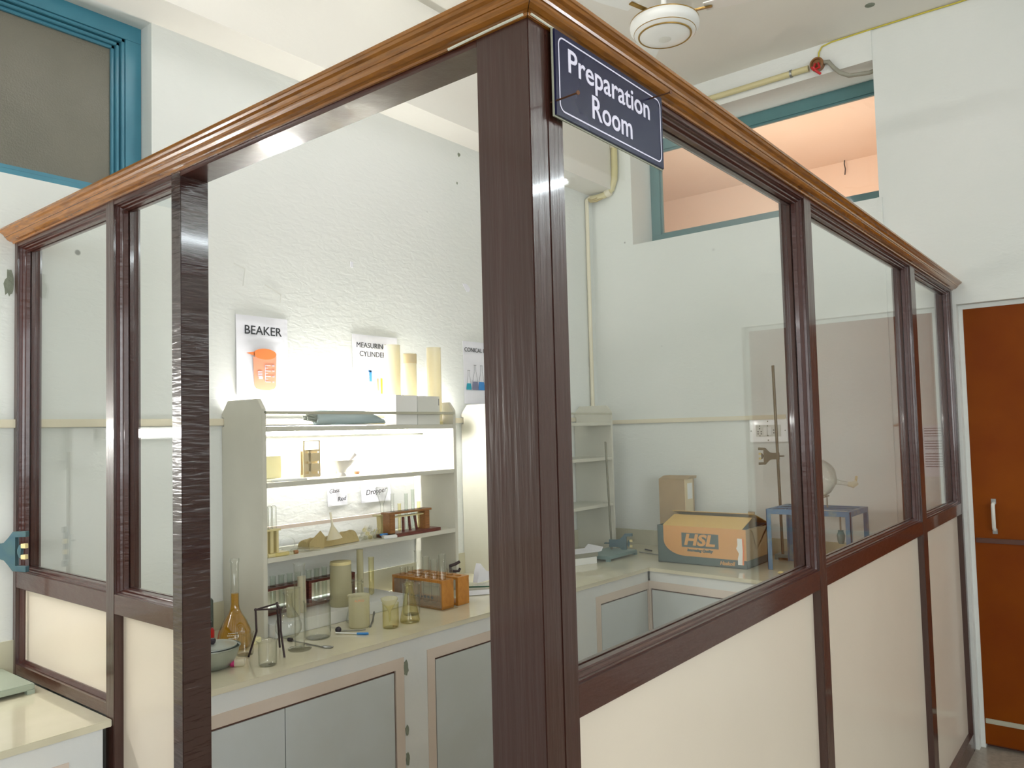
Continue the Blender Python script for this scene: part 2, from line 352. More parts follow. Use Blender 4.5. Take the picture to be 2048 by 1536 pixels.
# high window to the peach corridor
x0 = WB + .25
M['teal2'] = pm('grey_teal_paint', rgb(84, 126, 128), 0.3, coat=.2, col2=rgb(78, 118, 122), nscale=6)
wb = struct(boxes('window_2', [(x0, x0 + .05, .305, 1.745, 3.35, 3.42), (x0, x0 + .05, .305, 1.745, 2.70, 2.800), (x0, x0 + .05, 1.68, 1.745, 2.8002, 3.3498), (x0, x0 + .05, .25, .3049, 2.70, 3.42)], M['teal2'], bevel=.001))
boxes('window_bead', [(x0 + .008, x0 + .03, .31, 1.68, 3.338, 3.35), (x0 + .008, x0 + .03, .31, 1.68, 2.800, 2.808), (x0 + .008, x0 + .03, 1.668, 1.68, 2.80, 3.35)], M['teal2'], wb, bevel=.002)
box('window_pane', x0 + .02, x0 + .024, .31, 1.68, 2.77, 3.345, M['pane'], wb)
struct(boxes('wall_corridor', [(3.50, 3.63, 2.344, 3.5, 0, 3.6), (3.4, 3.7, -.7, 3.4, 3.59, 3.66), (5.2, 5.3, -.6, 3.4, 0, 3.52), (3.64, 5.3, -.6, 3.4, 3.52, 3.58), (3.64, 5.2, -.7, -.6, 0, 3.52), (3.64, 5.2, 3.3, 3.4, 0, 3.52)], M['peach']))
tag(tube('hanging_wire', [(5.17, .960, 3.522), (5.165, .962, 3.49), (5.172, .958, 3.455), (5.168, .962, 3.41)], .004, M['iron'], n=6), 'short dark wire end hanging down in the peach corridor seen through the high window', 'wire')
area('corridor_fill', (3.74, 1.0, 2.50), (5.2, 1.1, 3.25), 1.3, .1, 16, (1, .93, .85))  # added lamp, hidden below the sill, to light the corridor wall evenly
cl = empty('corridor_fill_tube', (3.64, 1.0, 2.50), 'added white tube light, unseen below the high window, brightening the peach corridor', 'light')
box('lamp_body', 0, .04, -.62, .62, -.02, .02, M['white'], cl); tube('lamp_tube', [(.06, -.6, 0), (.06, .6, 0)], .013, M['glow'], cl)

# brown door with its recess
dr = struct(box('door_1', 3.40, 3.44, -.975, -.035, .02, 2.088, M['door']))
boxes('door_frame', [(3.401, 3.46, -.9995, -.975, 0, 2.088), (3.401, 3.46, -.035, -.0155, 0, 2.088), (3.401, 3.46, -.9995, -.0155, 2.0882, 2.1095)], M['wall'], dr)
boxes('door_strip', [(3.393, 3.401, -.97, -.04, .965, .988)], M['gap'], dr, bevel=.002)
boxes('door_strip', [(3.392, 3.401, -.97, -.04, .118, .140)], M['shelfedge'], dr, bevel=.002)
hd = tube('door_handle', [(3.402, -.121, 1.155), (3.375, -.121, 1.150), (3.37, -.121, 1.14), (3.37, -.121, 1.045), (3.375, -.121, 1.035), (3.402, -.121, 1.03)], .0085, M['handle'], dr)
for z in (1.163, 1.022): box('mounting_plate', 3.396, 3.401, -.131, -.111, z - .012, z + .012, M['metal'], hd)
box('door_gap', 3.44, 3.47, -.98, -.03, 0, 2.09, M['gap'], dr)

# front hall windows behind the camera, and an added left window for the fill
for nm, L, ax in (('window_3', (-3.1, .1), 'y'), ('fill_window', (-2.0, .2), 'x')):
    a, b = L; bm = bmesh.new(); bg = bmesh.new(); n = 4
    for i in range(n + 1):
        t = a + (b - a) * i / n
        if ax == 'y': addbox(bm, t - .03, t + .03, YF - .08, YF - .02, 1.2, 2.7)
        else: addbox(bm, XL - .08, XL - .02, t - .03, t + .03, 1.2, 2.7)
    for z in (1.2, 1.95, 2.66):
        if ax == 'y': addbox(bm, a, b, YF - .08, YF - .02, z, z + .05)
        else: addbox(bm, XL - .08, XL - .02, a, b, z, z + .05)
    o = struct(finish(nm, bm, M['teal']))
    if ax == 'y': addbox(bg, a, b, YF - .06, YF - .055, 1.2, 2.7)
    else: addbox(bg, XL - .06, XL - .055, a, b, 1.2, 2.7)
    finish('window_pane', bg, M['glow'], o)
# tube lights of the hall
def tubelight(name, a, b, nrm, label, power_mat):
    a, b, nrm = Vector(a), Vector(b), Vector(nrm); e = empty(name, a, label, 'light')
    d = b - a; bm = bmesh.new(); side = d.normalized().cross(nrm) * .02
    vs = [Vector(p) for p in (side, side + nrm * .03, -side + nrm * .03, -side)]
    A = [bm.verts.new(p) for p in vs]; B = [bm.verts.new(p + d) for p in vs]
    bm.faces.new(A); bm.faces.new(B[::-1])
    for i in range(4): bm.faces.new((A[i], B[i], B[(i + 1) % 4], A[(i + 1) % 4]))
    finish('lamp_body', bm, M['white'], e); u = d.normalized()
    tube('lamp_tube', [nrm * .045 + u * .03, d + nrm * .045 - u * .03], .014, power_mat, e, n=12)
    for t in (u * .015, d - u * .015): tube('lamp_cap', [nrm * .045 + t - u * .018, nrm * .045 + t + u * .018], .017, M['white'], e, n=12)
    return e
M['tube5'] = emit('hall_tube_near', (.86, .95, 1.0, 1), 75)
tubelight('tube_light', (WC, -3.35, 3.2), (WC, -2.1, 3.2), (-1, 0, 0), 'tube light high on the brown door wall, out of the picture to the right', M['tube5'])
M['tube3'] = emit('hall_tube_bright', (.95, .98, 1.0, 1), 50)
tubelight('tube_light', (XL, -.95, 2.58), (XL, -.35, 2.58), (1, 0, 0), 'tube light high on the far left wall of the hall', M['tube3'])
tubelight('tube_light', (2.0, YF, 3.38), (3.25, YF, 3.38), (0, 1, 0), 'tube light high on the wall behind the camera', M['tube5'])
M['fill_tube'] = emit('room_fill_tube', (1.0, .99, .97, 1), 50)  # added fill lamp, out of view, to brighten the room's interior
tubelight('tube_light', (.8, .25, CE), (.8, 1.45, CE), (0, 0, -1), 'added ceiling tube light above the picture, brightening the preparation room', M['fill_tube'])
# the tube light on the shelf wall
tubelight('tube_light', (.735, WA, 1.578), (1.945, WA, 1.578), (0, -1, 0), 'glaring white tube light on the wall behind the shelf unit, through its right side', M['tube'])
tubelight('tube_light', (-.165, WA, 1.578), (-1.38, WA, 1.578), (0, -1, 0), 'tube light left of the picture outside the partition, mirrored in the left panes', M['tube4'])

# ------------------------------------------------------------------ glazed partition
pt = empty('glazed_partition', (0, 0, 0), 'dark brown glazed partition with cream lower panels and varnished cornice enclosing the preparation room', 'partition')
D = .07
box('corner_post', 0, .045, 0, .105, 0, 2.2, M['dark'], pt, bevel=.0015)
# long run (along x)
box('stile', .046, .087, 0, D, 0, 2.2, M['dark'], pt, bevel=.0015)
box('mullion', 1.236, 1.294, 0, D, 0, 2.2, M['dark'], pt, bevel=.0015)
box('mullion', 2.485, 2.563, 0, D, 0, 2.2, M['dark'], pt, bevel=.0015)
box('stile', 3.316, 3.353, 0, D, 0, 2.2, M['dark'], pt, bevel=.0015)
box('top_rail', .045, 3.353, .0008, D - .0008, 2.170, 2.2, M['darkh'], pt)
box('middle_rail', .087, 3.316, .0008, D - .0008, 1.107, 1.157, M['darkh'], pt)
box('bottom_rail', .087, 3.316, .0008, D - .0008, 0, .08, M['darkh'], pt)
# short run (along y)
box('door_post', 0, D, 1.028, 1.071, 0, 2.2, M['darkw'], pt, bevel=.0015)
box('mullion', 0, D, 1.366, 1.411, 0, 2.2, M['dark'], pt, bevel=.0015)
box('stile', 0, D, 2.017, 2.041, 0.85, 2.2, M['dark'], pt, bevel=.0015)
box('top_rail', .0008, D - .0008, .105, 2.041, 2.168, 2.2, M['darkh'], pt)
box('middle_rail', .0008, D - .0008, 1.071, 2.017, 1.114, 1.163, M['darkh'], pt)
box('lower_rail', .0008, D - .0008, 1.411, 2.041, .853, .883, M['darkh'], pt)
box('bottom_rail', .0008, D - .0008, 1.071, 1.366, 0, .08, M['darkh'], pt)
def ring(name, run, a0, a1, z0, z1, prof, mat):
    """mitred bead moulding round an opening; prof = (inset, depth) pairs"""
    bm = bmesh.new(); rs = []
    for (i, d) in prof:
        cs = ((a0 + i, z0 + i), (a1 - i, z0 + i), (a1 - i, z1 - i), (a0 + i, z1 - i))
        rs.append([bm.verts.new((a, d, z) if run == 'x' else (d, a, z)) for a, z in cs])
    for k in range(len(rs)):
        A, B = rs[k], rs[(k + 1) % len(rs)]
        for j in range(4): bm.faces.new((A[j], A[(j + 1) % 4], B[(j + 1) % 4], B[j]))
    return finish(name, bm, mat, pt)
OUTB = [(-.002, .006), (.003, .006), (.004, .012), (.007, .013), (.009, .018), (.009, .020), (.012, .021), (.013, .0315), (-.002, .0315)]
INB = [(-.002, .0355), (.014, .0355), (.013, .046), (.010, .048), (.009, .054), (.005, .056), (.003, .063), (-.002, .064)]
for run, a0, a1, z0, z1 in (('x', .087, 1.236, 1.157, 2.170), ('x', 1.294, 2.485, 1.157, 2.170), ('x', 2.563, 3.316, 1.157, 2.170),
                            ('y', 1.071, 1.366, 1.163, 2.168), ('y', 1.411, 2.017, 1.163, 2.168)):
    ring('outer_bead', run, a0, a1, z0, z1, OUTB, M['darkh']); ring('inner_bead', run, a0, a1, z0, z1, INB, M['darkh'])
    if run == 'x': box('glass_pane', a0, a1, .0322, .0350, z0, z1, M['pane'], pt)
    else: box('glass_pane', .0322, .0350, a0, a1, z0, z1, M['pane'], pt)
PB = [(-.002, .010), (.002, .010), (.006, .016), (.010, .020), (.010, .029), (-.002, .029)]
for run, a0, a1, z0, z1 in (('x', .087, 1.236, .08, 1.107), ('x', 1.294, 2.485, .08, 1.107), ('x', 2.563, 3.316, .08, 1.107), ('y', 1.071, 1.366, .08, 1.114), ('y', 1.411, 2.017, .883, 1.114)):
    if run == 'x': box('panel', a0, a1, .022, .045, z0, z1, M['cream'], pt)
    else:
        box('panel', .024, .045, a0, a1, z0, z1, M['cream'], pt)
    if z0 > .5: ring('panel_bead', run, a0, a1, z0, z1, PB, M['darkh'])
# varnished cornice, mitred at the corner
CP = [(0, 2.179), (.005, 2.179), (.006, 2.183), (.010, 2.184), (.014, 2.1845), (.021, 2.188), (.025, 2.193), (.026, 2.1955), (.029, 2.1955), (.030, 2.200), (.034, 2.204), (.040, 2.2065), (.043, 2.210), (.045, 2.211), (.045, 2.217), (-.075, 2.217), (-.075, 2.2005), (0, 2.2005)]
bm = bmesh.new(); A = [bm.verts.new((-o, -o, z)) for o, z in CP]; B = [bm.verts.new((3.353, -o, z)) for o, z in CP]; n = len(CP)
for i in range(n): bm.faces.new((A[i], A[(i + 1) % n], B[(i + 1) % n], B[i]))
bm.faces.new(A); bm.faces.new(B[::-1]); finish('cornice', bm, M['crown'], pt)
bm = bmesh.new(); A = [bm.verts.new((-o - .0004, -o + .0012, z)) for o, z in CP]; B = [bm.verts.new((-o - .0004, 2.041, z)) for o, z in CP]
for i in range(n): bm.faces.new((A[i], A[(i + 1) % n], B[(i + 1) % n], B[i]))
bm.faces.new(A); bm.faces.new(B[::-1]); finish('cornice', bm, M['crown'], pt)
bm = bmesh.new(); tube_bm(bm, [(-.006, .16, 2.1795), (-.0065, .07, 2.1815), (-.0068, .003, 2.182)], .0022, 6); tube_bm(bm, [(.0, -.0068, 2.182), (.12, -.0065, 2.181)], .002, 6)
finish('primer_line', bm, M['fleck'], pt, label='chipped pale line under the cornice')
# sign
sg = empty('room_sign', (.05, -.014, 2.04), 'navy sign reading Preparation Room in white, nailed to the corner of the partition', 'sign')
SW, SH = .349, .138
box('board', 0, SW, 0, .004, 0, SH, M['signblue'], sg, bevel=.0008)
box('board_edge', -.002, SW + .002, .0035, .006, -.002, SH + .002, M['signedge'], sg)
bm = bmesh.new(); r0, ins, th = .014, .0085, .0026
def rr(w0, w1, h0, h1, r):
    pts = []
    for cx, cy_, s in ((w1 - r, h1 - r, 0), (w0 + r, h1 - r, 1), (w0 + r, h0 + r, 2), (w1 - r, h0 + r, 3)):
        for k in range(7): a = (s + k / 6) * pi / 2; pts.append((cx + r * cos(a), cy_ + r * sin(a)))
    return pts
P1, P2 = rr(ins, SW - ins, ins, SH - ins, r0), rr(ins + th, SW - ins - th, ins + th, SH - ins - th, r0 - th)
f1 = [bm.verts.new((x, -.0006, z)) for x, z in P1]; f2 = [bm.verts.new((x, -.0006, z)) for x, z in P2]
for i in range(len(f1)): j = (i + 1) % len(f1); bm.faces.new((f1[i], f1[j], f2[j], f2[i]))
finish('border_line', bm, M['signwhite'], sg)
def wide(k): return Matrix.Diagonal((k, 1, 1, 1))
text('lettering', 'Preparation', .054, M['signwhite'], face_my(SW / 2 - .008, -.0005, .096) @ wide(1.05), sg, bold=.0006, depth=.0004)
text('lettering', 'Room', .056, M['signwhite'], face_my(SW / 2 - .008, -.0005, .042) @ wide(.98), sg, bold=.0006, depth=.0004)
for i, (p, q) in enumerate((((.005, .0145, .024), (-.012, -.048, .016)), ((.306, .0145, .124), (.291, -.048, .116)))):
    nl = tube('nail', [p, q], .0014, M['rust'], sg, n=8); tube('nail_head', [q, (Vector(q) + (Vector(q) - Vector(p)).normalized() * .0015)[:]], .0034, M['rust'], nl, n=10)

# ------------------------------------------------------------------ benches
def yA(x): return 1.411 - .0353 * x        # front line of the bench under the shelves
def xB(y): return 2.65 - .086 * (1.32 - y) # front line of the bench under the high window
XC = 2.65
sl = prism('worktop', [(.072, yA(.072)), (XC, yA(XC)), (xB(.075), .075), (WB - .009, .075), (WB - .009, WA - .009), (.072, WA - .009)], 'z', BZ - .018, BZ, M['stone'], bevel=.0015)
tag(sl, 'cream tiled L-shaped worktop inside the preparation room', 'worktop')
def ubox(bm, p, q, o0, o1, z0, z1):
    """box standing along the line p-q, pushed o0..o1 away from the room side"""
    p, q = Vector(p), Vector(q); d = (q - p).normalized(); nrm = Vector((-d.y, d.x))
    vs = [p + nrm * o0, q + nrm * o0, q + nrm * o1, p + nrm * o1]
    A = [bm.verts.new((v.x, v.y, z0)) for v in vs]; B = [bm.verts.new((v.x, v.y, z1)) for v in vs]
    bm.faces.new(A[::-1]); bm.faces.new(B)
    for i in range(4): bm.faces.new((A[i], A[(i + 1) % 4], B[(i + 1) % 4], B[i]))
def ub(name, p, q, o0, o1, z0, z1, mat, parent=None):
    bm = bmesh.new(); ubox(bm, p, q, o0, o1, z0, z1); return finish(name, bm, mat, parent)
pA = lambda x: (x, yA(x)); pB = lambda y: (xB(y), y)
bs = empty('bench_base', (0, 0, 0), 'white painted masonry bench base with pinkish cabinet frames below the cream worktop', 'bench')
bm = bmesh.new(); ubox(bm, pA(.072), pA(XC), .008, .60, .766, BZ - .0185)
for a, b in ((.072, .10), (1.008, 1.117), (1.98, 2.185)): ubox(bm, pA(a), pA(b), .008, .60, 0, .766)
finish('masonry_front', bm, M['apron'], bs)
bm = bmesh.new(); ubox(bm, pB(.08), pB(1.319), -.60, -.008, .770, BZ - .0185); ubox(bm, pB(.08), pB(.13), -.6, -.008, 0, .77)
finish('masonry_front', bm, M['apron'], bs)
def cab(p, q, s, zt, zb, split, hl=.038, parent=bs):
    """pinkish frame with grey laminate doors, opening from p to q"""
    P, Q = Vector(p), Vector(q); L = (Q - P).length; d = (Q - P) / L; f = lambda t: (P + d * t)[:]
    bm = bmesh.new()
    ubox(bm, f(0), f(L), s * .006, s * .05, zt - hl, zt); ubox(bm, f(0), f(hl), s * .006, s * .05, zb + .0002, zt - hl - .0002); ubox(bm, f(L - hl), f(L), s * .006, s * .05, zb + .0002, zt - hl - .0002); ubox(bm, f(0), f(L), s * .006, s * .05, zb - .05, zb)
    fr = finish('cabinet_frame', bm, M['bandpink'], parent)
    ub('cabinet_edge', f(hl - .001), f(L - hl + .001), s * .014, s * .05, zb, zt - hl + .001, M['gap'], fr)
    ts = [hl + .006] + [hl + (L - 2 * hl) * t for t in split] + [L - hl - .006]
    for i in range(len(ts) - 1): ub('cabinet_door', f(ts[i] + (.0015 if i else 0)), f(ts[i + 1] - (.0015 if i < len(ts) - 2 else 0)), s * .009, s * .03, zb + .004, zt - hl - .0075, M['laminate'], fr)
    return fr
cab(pA(.10), pA(1.006), 1, .766, .07, (.47,)); cab(pA(1.117), pA(1.98), 1, .766, .07, (.5,)); cab(pA(2.185), pA(XC + .036), 1, .769, .07, ())
cab(pB(.14), pB(1.352), -1, .772, .07, (.5,))
# chipped plaster beside the first cabinet
rng = random.Random(3)
for zc, h, w in ((.726, .055, .012), (.51, .035, .008), (.41, .05, .009)):
    pts = []; bm = bmesh.new()
    for k in range(14):
        a = 2 * pi * k / 14; pts.append((1.016 + w * cos(a) * rng.uniform(.6, 1.1), zc + h * .5 * sin(a) * rng.uniform(.85, 1.1)))
    A = [bm.verts.new((x, yA(x) + .0055, z)) for x, z in pts]; B = [bm.verts.new((x, yA(x) + .012, z)) for x, z in pts]; bm.faces.new(A)
    for i in range(14): bm.faces.new((A[i], A[(i + 1) % 14], B[(i + 1) % 14], B[i]))
    finish('chipped_plaster', bm, M['greyplaster'], bs)
# bench outside the partition
ol = prism('worktop', [(XL + .002, 1.375), (-.001, 1.375), (-.001, WA - .009), (XL + .002, WA - .009)], 'z', .832, .85, M['stone'], bevel=.0015)
tag(ol, 'cream tiled worktop outside the partition, at the lower left', 'worktop')
ob = empty('bench_base', (0, 0, 0), 'white painted masonry base under the worktop outside the partition', 'bench')
boxes('masonry_front', [(XL + .002, -.02, 1.383, WA - .01, .74, .8315), (-.14, -.02, 1.383, WA - .01, 0, .74), (XL + .002, XL + .1, 1.383, WA - .01, 0, .74), (-1.3, -1.2, 1.383, WA - .01, 0, .74)], M['apron'], ob)
cab((-1.2, 1.375), (-.10, 1.375), 1, .775, .07, (.5,), parent=ob); cab((-2.4, 1.375), (-1.3, 1.375), 1, .775, .07, (.5,), parent=ob)

# ------------------------------------------------------------------ shelf units on the wall
def shelf_unit(x0, x1, label):
    t = empty('shelf_unit', (x0, 1.775, BZ), label, 'shelf unit', 'painted shelf units on the worktop'); X = x1 - x0; Dp = .265
    prof = [(0, 0), (0, .815), (.032, .854), (.225, .854), (Dp, .806), (Dp, 0)]
    prof = prof[:5] + [(Dp, .792), (Dp - .018, .792), (Dp - .018, .756), (Dp, .756), (Dp, 0)]
    notch = prof[:5] + [(Dp, .792), (Dp - .018, .792), (Dp - .018, .775), (.195, .775), (.195, .700), (Dp, .700), (Dp, 0)]
    for i, a in enumerate((0, X - .018)): prism('side_panel', notch if (i == 1 and x0 < 1) else prof, 'x', a, a + .018, M['shelf'], t, bevel=.0015)
    for z in (.261, .530, .734): box('shelf', .0185, X - .0185, 0, Dp - (.09 if z > .7 else .045 if z > .5 else .04), z, z + .018, M['shelf'], t, bevel=.001)
    box('guard_rail', .012, X - .012, -.006, .003, .797, .808, M['shelfedge'], t, bevel=.001)
    box('screw_head', .006, .012, -.008, -.0055, .801, .807, M['greyplaster'], t)
    return t
shelf_unit(.704, 1.722, 'off-white shelf unit with glassware, seen through the doorway of the partition')
shelf_unit(2.045, 3.085, 'off-white shelf unit half hidden by the corner post, nearer the room corner')
tag(box('base_ledge', .7235, 1.360, 1.735, WA - .009, BZ + .0005, .8875, M['apron'], bevel=.002), 'low white ledge under the shelf unit, carrying the dark test tube racks', 'ledge')
# move shelf sides off the ledge: the ledge stops at the unit's depth, drawn as a separate slab in front of the wall
tag(box('wall_batten', .74, 1.70, WA - .02, WA - .009, 1.184, 1.199, M['bandpink']), 'narrow tan batten on the wall behind the shelves', 'batten')

# cable trunking
tag(box('cable_trunking', XL + .02, WB - .03, WA - .014, WA - .0005, 1.602, 1.628, M['conduit'], bevel=.001), 'long cream cable trunking along the wall above the tube light', 'cable trunking')
tk = tag(box('cable_trunking', WB - .014, WB - .0005, .83, WA - .02, 1.582, 1.607, M['conduit'], bevel=.001), 'cream cable trunking along the right wall ending at the switch plate', 'cable trunking')
tag(box('junction_box', -.155, -.085, WA - .045, WA - .0005, 1.467, 1.597, M['white'], bevel=.003), 'white junction box just left of the picture, mirrored in the leftmost pane', 'junction box')
# vertical conduit in the corner
cd = tag(tube('conduit', [(3.262, WA - .016, 1.63), (3.262, WA - .016, 3.02), (3.29, WA - .03, 3.045)], .013, M['conduit']), 'cream vertical conduit in the corner beside the shelf wall', 'pipe')
pc = tube('bent_pipe', [(3.318, 1.845, 3.584), (3.318, 1.845, 3.20), (3.318, 1.85, 3.13), (3.316, 1.872, 3.075), (3.312, 1.92, 3.045), (3.30, 1.98, 3.035), (3.29, 2.02, 3.035)], .021, M['conduitg'], n=14)
tag(pc, 'yellowed pipe bending under the ceiling beam in the corner', 'pipe')
tube('pipe_joint', [(3.318, 1.845, 3.33), (3.318, 1.845, 3.35)], .026, M['conduit'], pc, n=14); tube('pipe_joint', [(3.315, 1.88, 3.062), (3.312, 1.91, 3.048)], .026, M['conduit'], pc, n=12)
bm = bmesh.new(); tube_bm(bm, [(3.305, 1.93, 3.03), (3.29, 1.97, 3.012), (3.27, 2.0, 3.01), (3.262, 2.012, 3.03)], .008, 8); tube_bm(bm, [(3.30, 1.94, 3.045), (3.28, 1.98, 3.02), (3.262, 2.005, 3.015)], .006, 8)
finish('loose_cable', bm, M['packet'], pc, True)
# above the high window
tp = tag(tube('conduit', [(3.326, 1.30, 3.466), (3.326, .62, 3.468)], .017, M['conduitg']), 'yellowed conduit above the high window', 'pipe')
tube('pipe_clip', [(3.326, .708, 3.4677), (3.326, .72, 3.4677)], .021, M['metal'], tp)
jb = tag(lathe('junction_box', [(0, 0), (.036, 0), (.036, .03), (.026, .034), (.026, .02), (0, .02)], M['rackmid'], n=20), 'round open junction box with red wire ends above the high window', 'junction box')
jb.location = (3.344, .575, 3.475); jb.rotation_euler = (0, radians(-90), 0)
tube('wire_end', [(.0, .005, .03), (-.025, .01, .05), (-.05, -.005, .045), (-.062, -.02, .03)], .007, M['red'], jb, n=8); tube('wire_end', [(0, -.01, .03), (-.03, -.02, .045), (-.04, .01, .05), (-.02, .02, .045)], .006, M['red'], jb, n=8)
tag(tube('flexible_pipe', [(3.33, .545, 3.478), (3.325, .515, 3.47), (3.325, .49, 3.43), (3.33, .46, 3.395), (3.345, .42, 3.372), (3.38, .33, 3.372), (3.40, .30, 3.385)], .011, M['grey'], n=12), 'grey flexible pipe curving from the junction box into the window recess', 'pipe')
tag(tube('wire', [(3.335, .568, 3.505), (3.337, .567, 3.54), (3.338, .55, 3.568), (3.340, .50, 3.578), (3.343, .32, 3.580), (3.348, .1, 3.581), (3.346, -.08, 3.577), (3.347, -.35, 3.580)], .004, M['wire'], n=8), 'yellow wire running along the top of the right wall from the junction box', 'wire')
ch = lathe('ceiling_hole', [(0, .0), (.024, 0), (.02, -.002), (0, -.0015)], M['greyplaster'], n=10); ch.location = (3.10, .245, CE - .0002); tag(ch, 'small rough hole in the ceiling', 'hole')
# switch plate
sp = empty('switch_plate', (WB - .0005, .928, 1.52), 'white switch and socket plate on the right wall behind the taller clamp stand', 'switch plate')
M['bright'] = pm('bright_white_plastic', rgb(250, 250, 250), .25, coat=.3)
box('plate', -.012, 0, -.106, .106, -.063, .063, M['bright'], sp, bevel=.004)
box('module', -.016, -.012, -.072, .068, -.032, .032, M['handle'], sp, bevel=.001)
for y in (-.012, .012): box('switch', -.021, -.016, y - .011, y + .011, -.024, .020, M['white'], sp, bevel=.002)
for (y, z) in ((.046, .012), (.055, -.004), (.037, -.004), (.055, -.016), (.037, -.016), (-.052, .003), (-.052, -.012), (-.034, .003), (-.034, -.012)): box('socket_hole', -.0172, -.0158, y - .0028, y + .0028, z - .0028, z + .0028, M['ink'], sp)
for (y, z) in ((0, .052), (0, -.052), (.096, 0), (-.096, 0), (.045, .027), (.0, .027), (.045, -.027), (0, -.027)): box('screw_head', -.0135 if abs(y) > .09 or abs(z) > .05 else -.0172, -.0115, y - .003, y + .003, z - .003, z + .003, M['greyplaster'], sp)

# ------------------------------------------------------------------ ceiling fan
fan = empty('ceiling_fan', (2.02, .80, 3.20), 'white ceiling fan with gold rings on its round motor housing', 'fan', rz=radians(-25))
lathe('motor_housing', [(0, -.012), (.035, -.0115), (.07, -.007), (.105, .004), (.108, .006), (.112, .006), (.118, .010), (.128, .014), (.129, .018), (.136, .024), (.143, .034), (.145, .048), (.143, .060), (.138, .066), (.130, .074), (.08, .088), (.035, .094), (0, .095)], M['white'], fan, n=64)
bm = bmesh.new()
for r, z, t in ((.1085, .0055, .0042), (.1285, .0165, .0018), (.1405, .0635, .0032)):
    lathe_bm(bm, [(r + t * cos(a), z + t * sin(a)) for a in [2 * pi * k / 8 for k in range(8)]], 64, closed=True)
finish('gold_ring', bm, M['bandtrim'], fan, True)
lathe('centre_badge', [(0, -.0135), (.022, -.0132), (.026, -.0118), (.026, -.009), (0, -.009)], M['handle'], fan, n=32)
tube('down_rod', [(0, 0, .094), (0, 0, .36)], .012, M['white'], fan); lathe('canopy', [(.012, .31), (.03, .318), (.055, .36), (.058, .384), (0, .384)], M['white'], fan)
for k in range(3):
    a = 2 * pi * k / 3 + radians(190)
    bl = empty('tmp', (0, 0, 0), '', ''); COL.objects.unlink(bl); bpy.data.objects.remove(bl)
    rot = Matrix.Rotation(a, 4, 'Z') @ Matrix.Translation((0, 0, .085)) @ Matrix.Rotation(radians(9), 4, 'X')
    bm = bmesh.new(); addbox(bm, .09, .20, -.010, .010, -.003, .003, .002); bmesh.ops.transform(bm, matrix=rot, verts=bm.verts[:]); br = finish('blade_bracket', bm, M['bandtrim'], fan)
    bm = bmesh.new(); pts = [(.17, -.045), (.30, -.06), (.50, -.065), (.57, -.055), (.585, 0), (.57, .055), (.50, .065), (.30, .06), (.17, .045)]
    A = [bm.verts.new((x, y, .003)) for x, y in pts]; B = [bm.verts.new((x, y, .007)) for x, y in pts]; bm.faces.new(A[::-1]); bm.faces.new(B)
    for i in range(len(pts)): bm.faces.new((A[i], A[(i + 1) % 9], B[(i + 1) % 9], B[i]))
    bmesh.ops.transform(bm, matrix=rot, verts=bm.verts[:]); finish('blade', bm, M['white'], fan)

# ------------------------------------------------------------------ posters and notes on the wall
YP = WA - .0025
def sheet(name, x0, x1, z0, z1, label, curl=.004, n=10, yb=None, rise=0.0, parent=None):
    yb = YP if yb is None else yb
    bm = bmesh.new(); g = []
    for i in range(n + 1):
        row = []
        for j in range(n + 1):
            u, v = i / n, j / n; y = yb - curl * (.5 + .5 * sin(u * 7 + v * 4)) * .35 - curl * (max(0, abs(u - .5) - .35) * 4) * (1 - v)
            row.append(bm.verts.new((x0 + (x1 - x0) * u, y, z0 + (z1 - z0) * v + rise * u)))
        g.append(row)
    back = [[bm.verts.new((v.co.x, v.co.y + .0006, v.co.z)) for v in row] for row in g]
    for i in range(n):
        for j in range(n):
            bm.faces.new((g[i][j], g[i + 1][j], g[i + 1][j + 1], g[i][j + 1])); bm.faces.new((back[i][j], back[i][j + 1], back[i + 1][j + 1], back[i + 1][j]))
    for i in range(n):
        for (a, b) in (((i, 0), (i + 1, 0)), ((i + 1, n), (i, n)), ((0, i + 1), (0, i)), ((n, i), (n, i + 1))):
            bm.faces.new((g[a[0]][a[1]], back[a[0]][a[1]], back[b[0]][b[1]], g[b[0]][b[1]]))
    o = finish(name, bm, M['paper'], parent, True)
    if label: tag(o, label, 'poster' if 'poster' in name else 'note')
    return o
def flat(name, polys, y, mat, parent, th=.0006):
    bm = bmesh.new()
    for pts in polys:
        A = [bm.verts.new((x, y, z)) for x, z in pts]; B = [bm.verts.new((x, y + th, z)) for x, z in pts]
        bm.faces.new(A)
        for i in range(len(pts)): bm.faces.new((A[i], A[(i + 1) % len(pts)], B[(i + 1) % len(pts)], B[i]))
    return finish(name, bm, mat, parent)
def ell(cx, cz, a, b, t0=0, t1=2 * pi, n=24): return [(cx + a * cos(t0 + (t1 - t0) * k / n), cz + b * sin(t0 + (t1 - t0) * k / n)) for k in range(n)]
def bar(xa, za, xb, zb, w):
    d = Vector((xb - xa, zb - za)); d.normalize(); nx, nz = -d.y * w / 2, d.x * w / 2
    return [(xa + nx, za + nz), (xb + nx, zb + nz), (xb - nx, zb - nz), (xa - nx, za - nz)]
YT = YP - .0062
p1 = sheet('wall_poster', .766, 1.002, 1.706, 2.036, 'white poster headed BEAKER with an orange beaker drawing')
text('lettering', 'BEAKER', .049, M['ink'], face_my(.884, YT, 1.977), p1, bold=.0004)
cx = .892
flat('beaker_drawing', [[(cx - .054, 1.872)] + ell(cx, 1.905 - .023, .052, .012, pi, 2 * pi, 10)[:0] + [(cx - .05, 1.76), (cx - .042, 1.748), (cx - .02, 1.742), (cx + .02, 1.742), (cx + .042, 1.748), (cx + .05, 1.76), (cx + .052, 1.88)]], YT + .0006, M['pinkb'], p1)
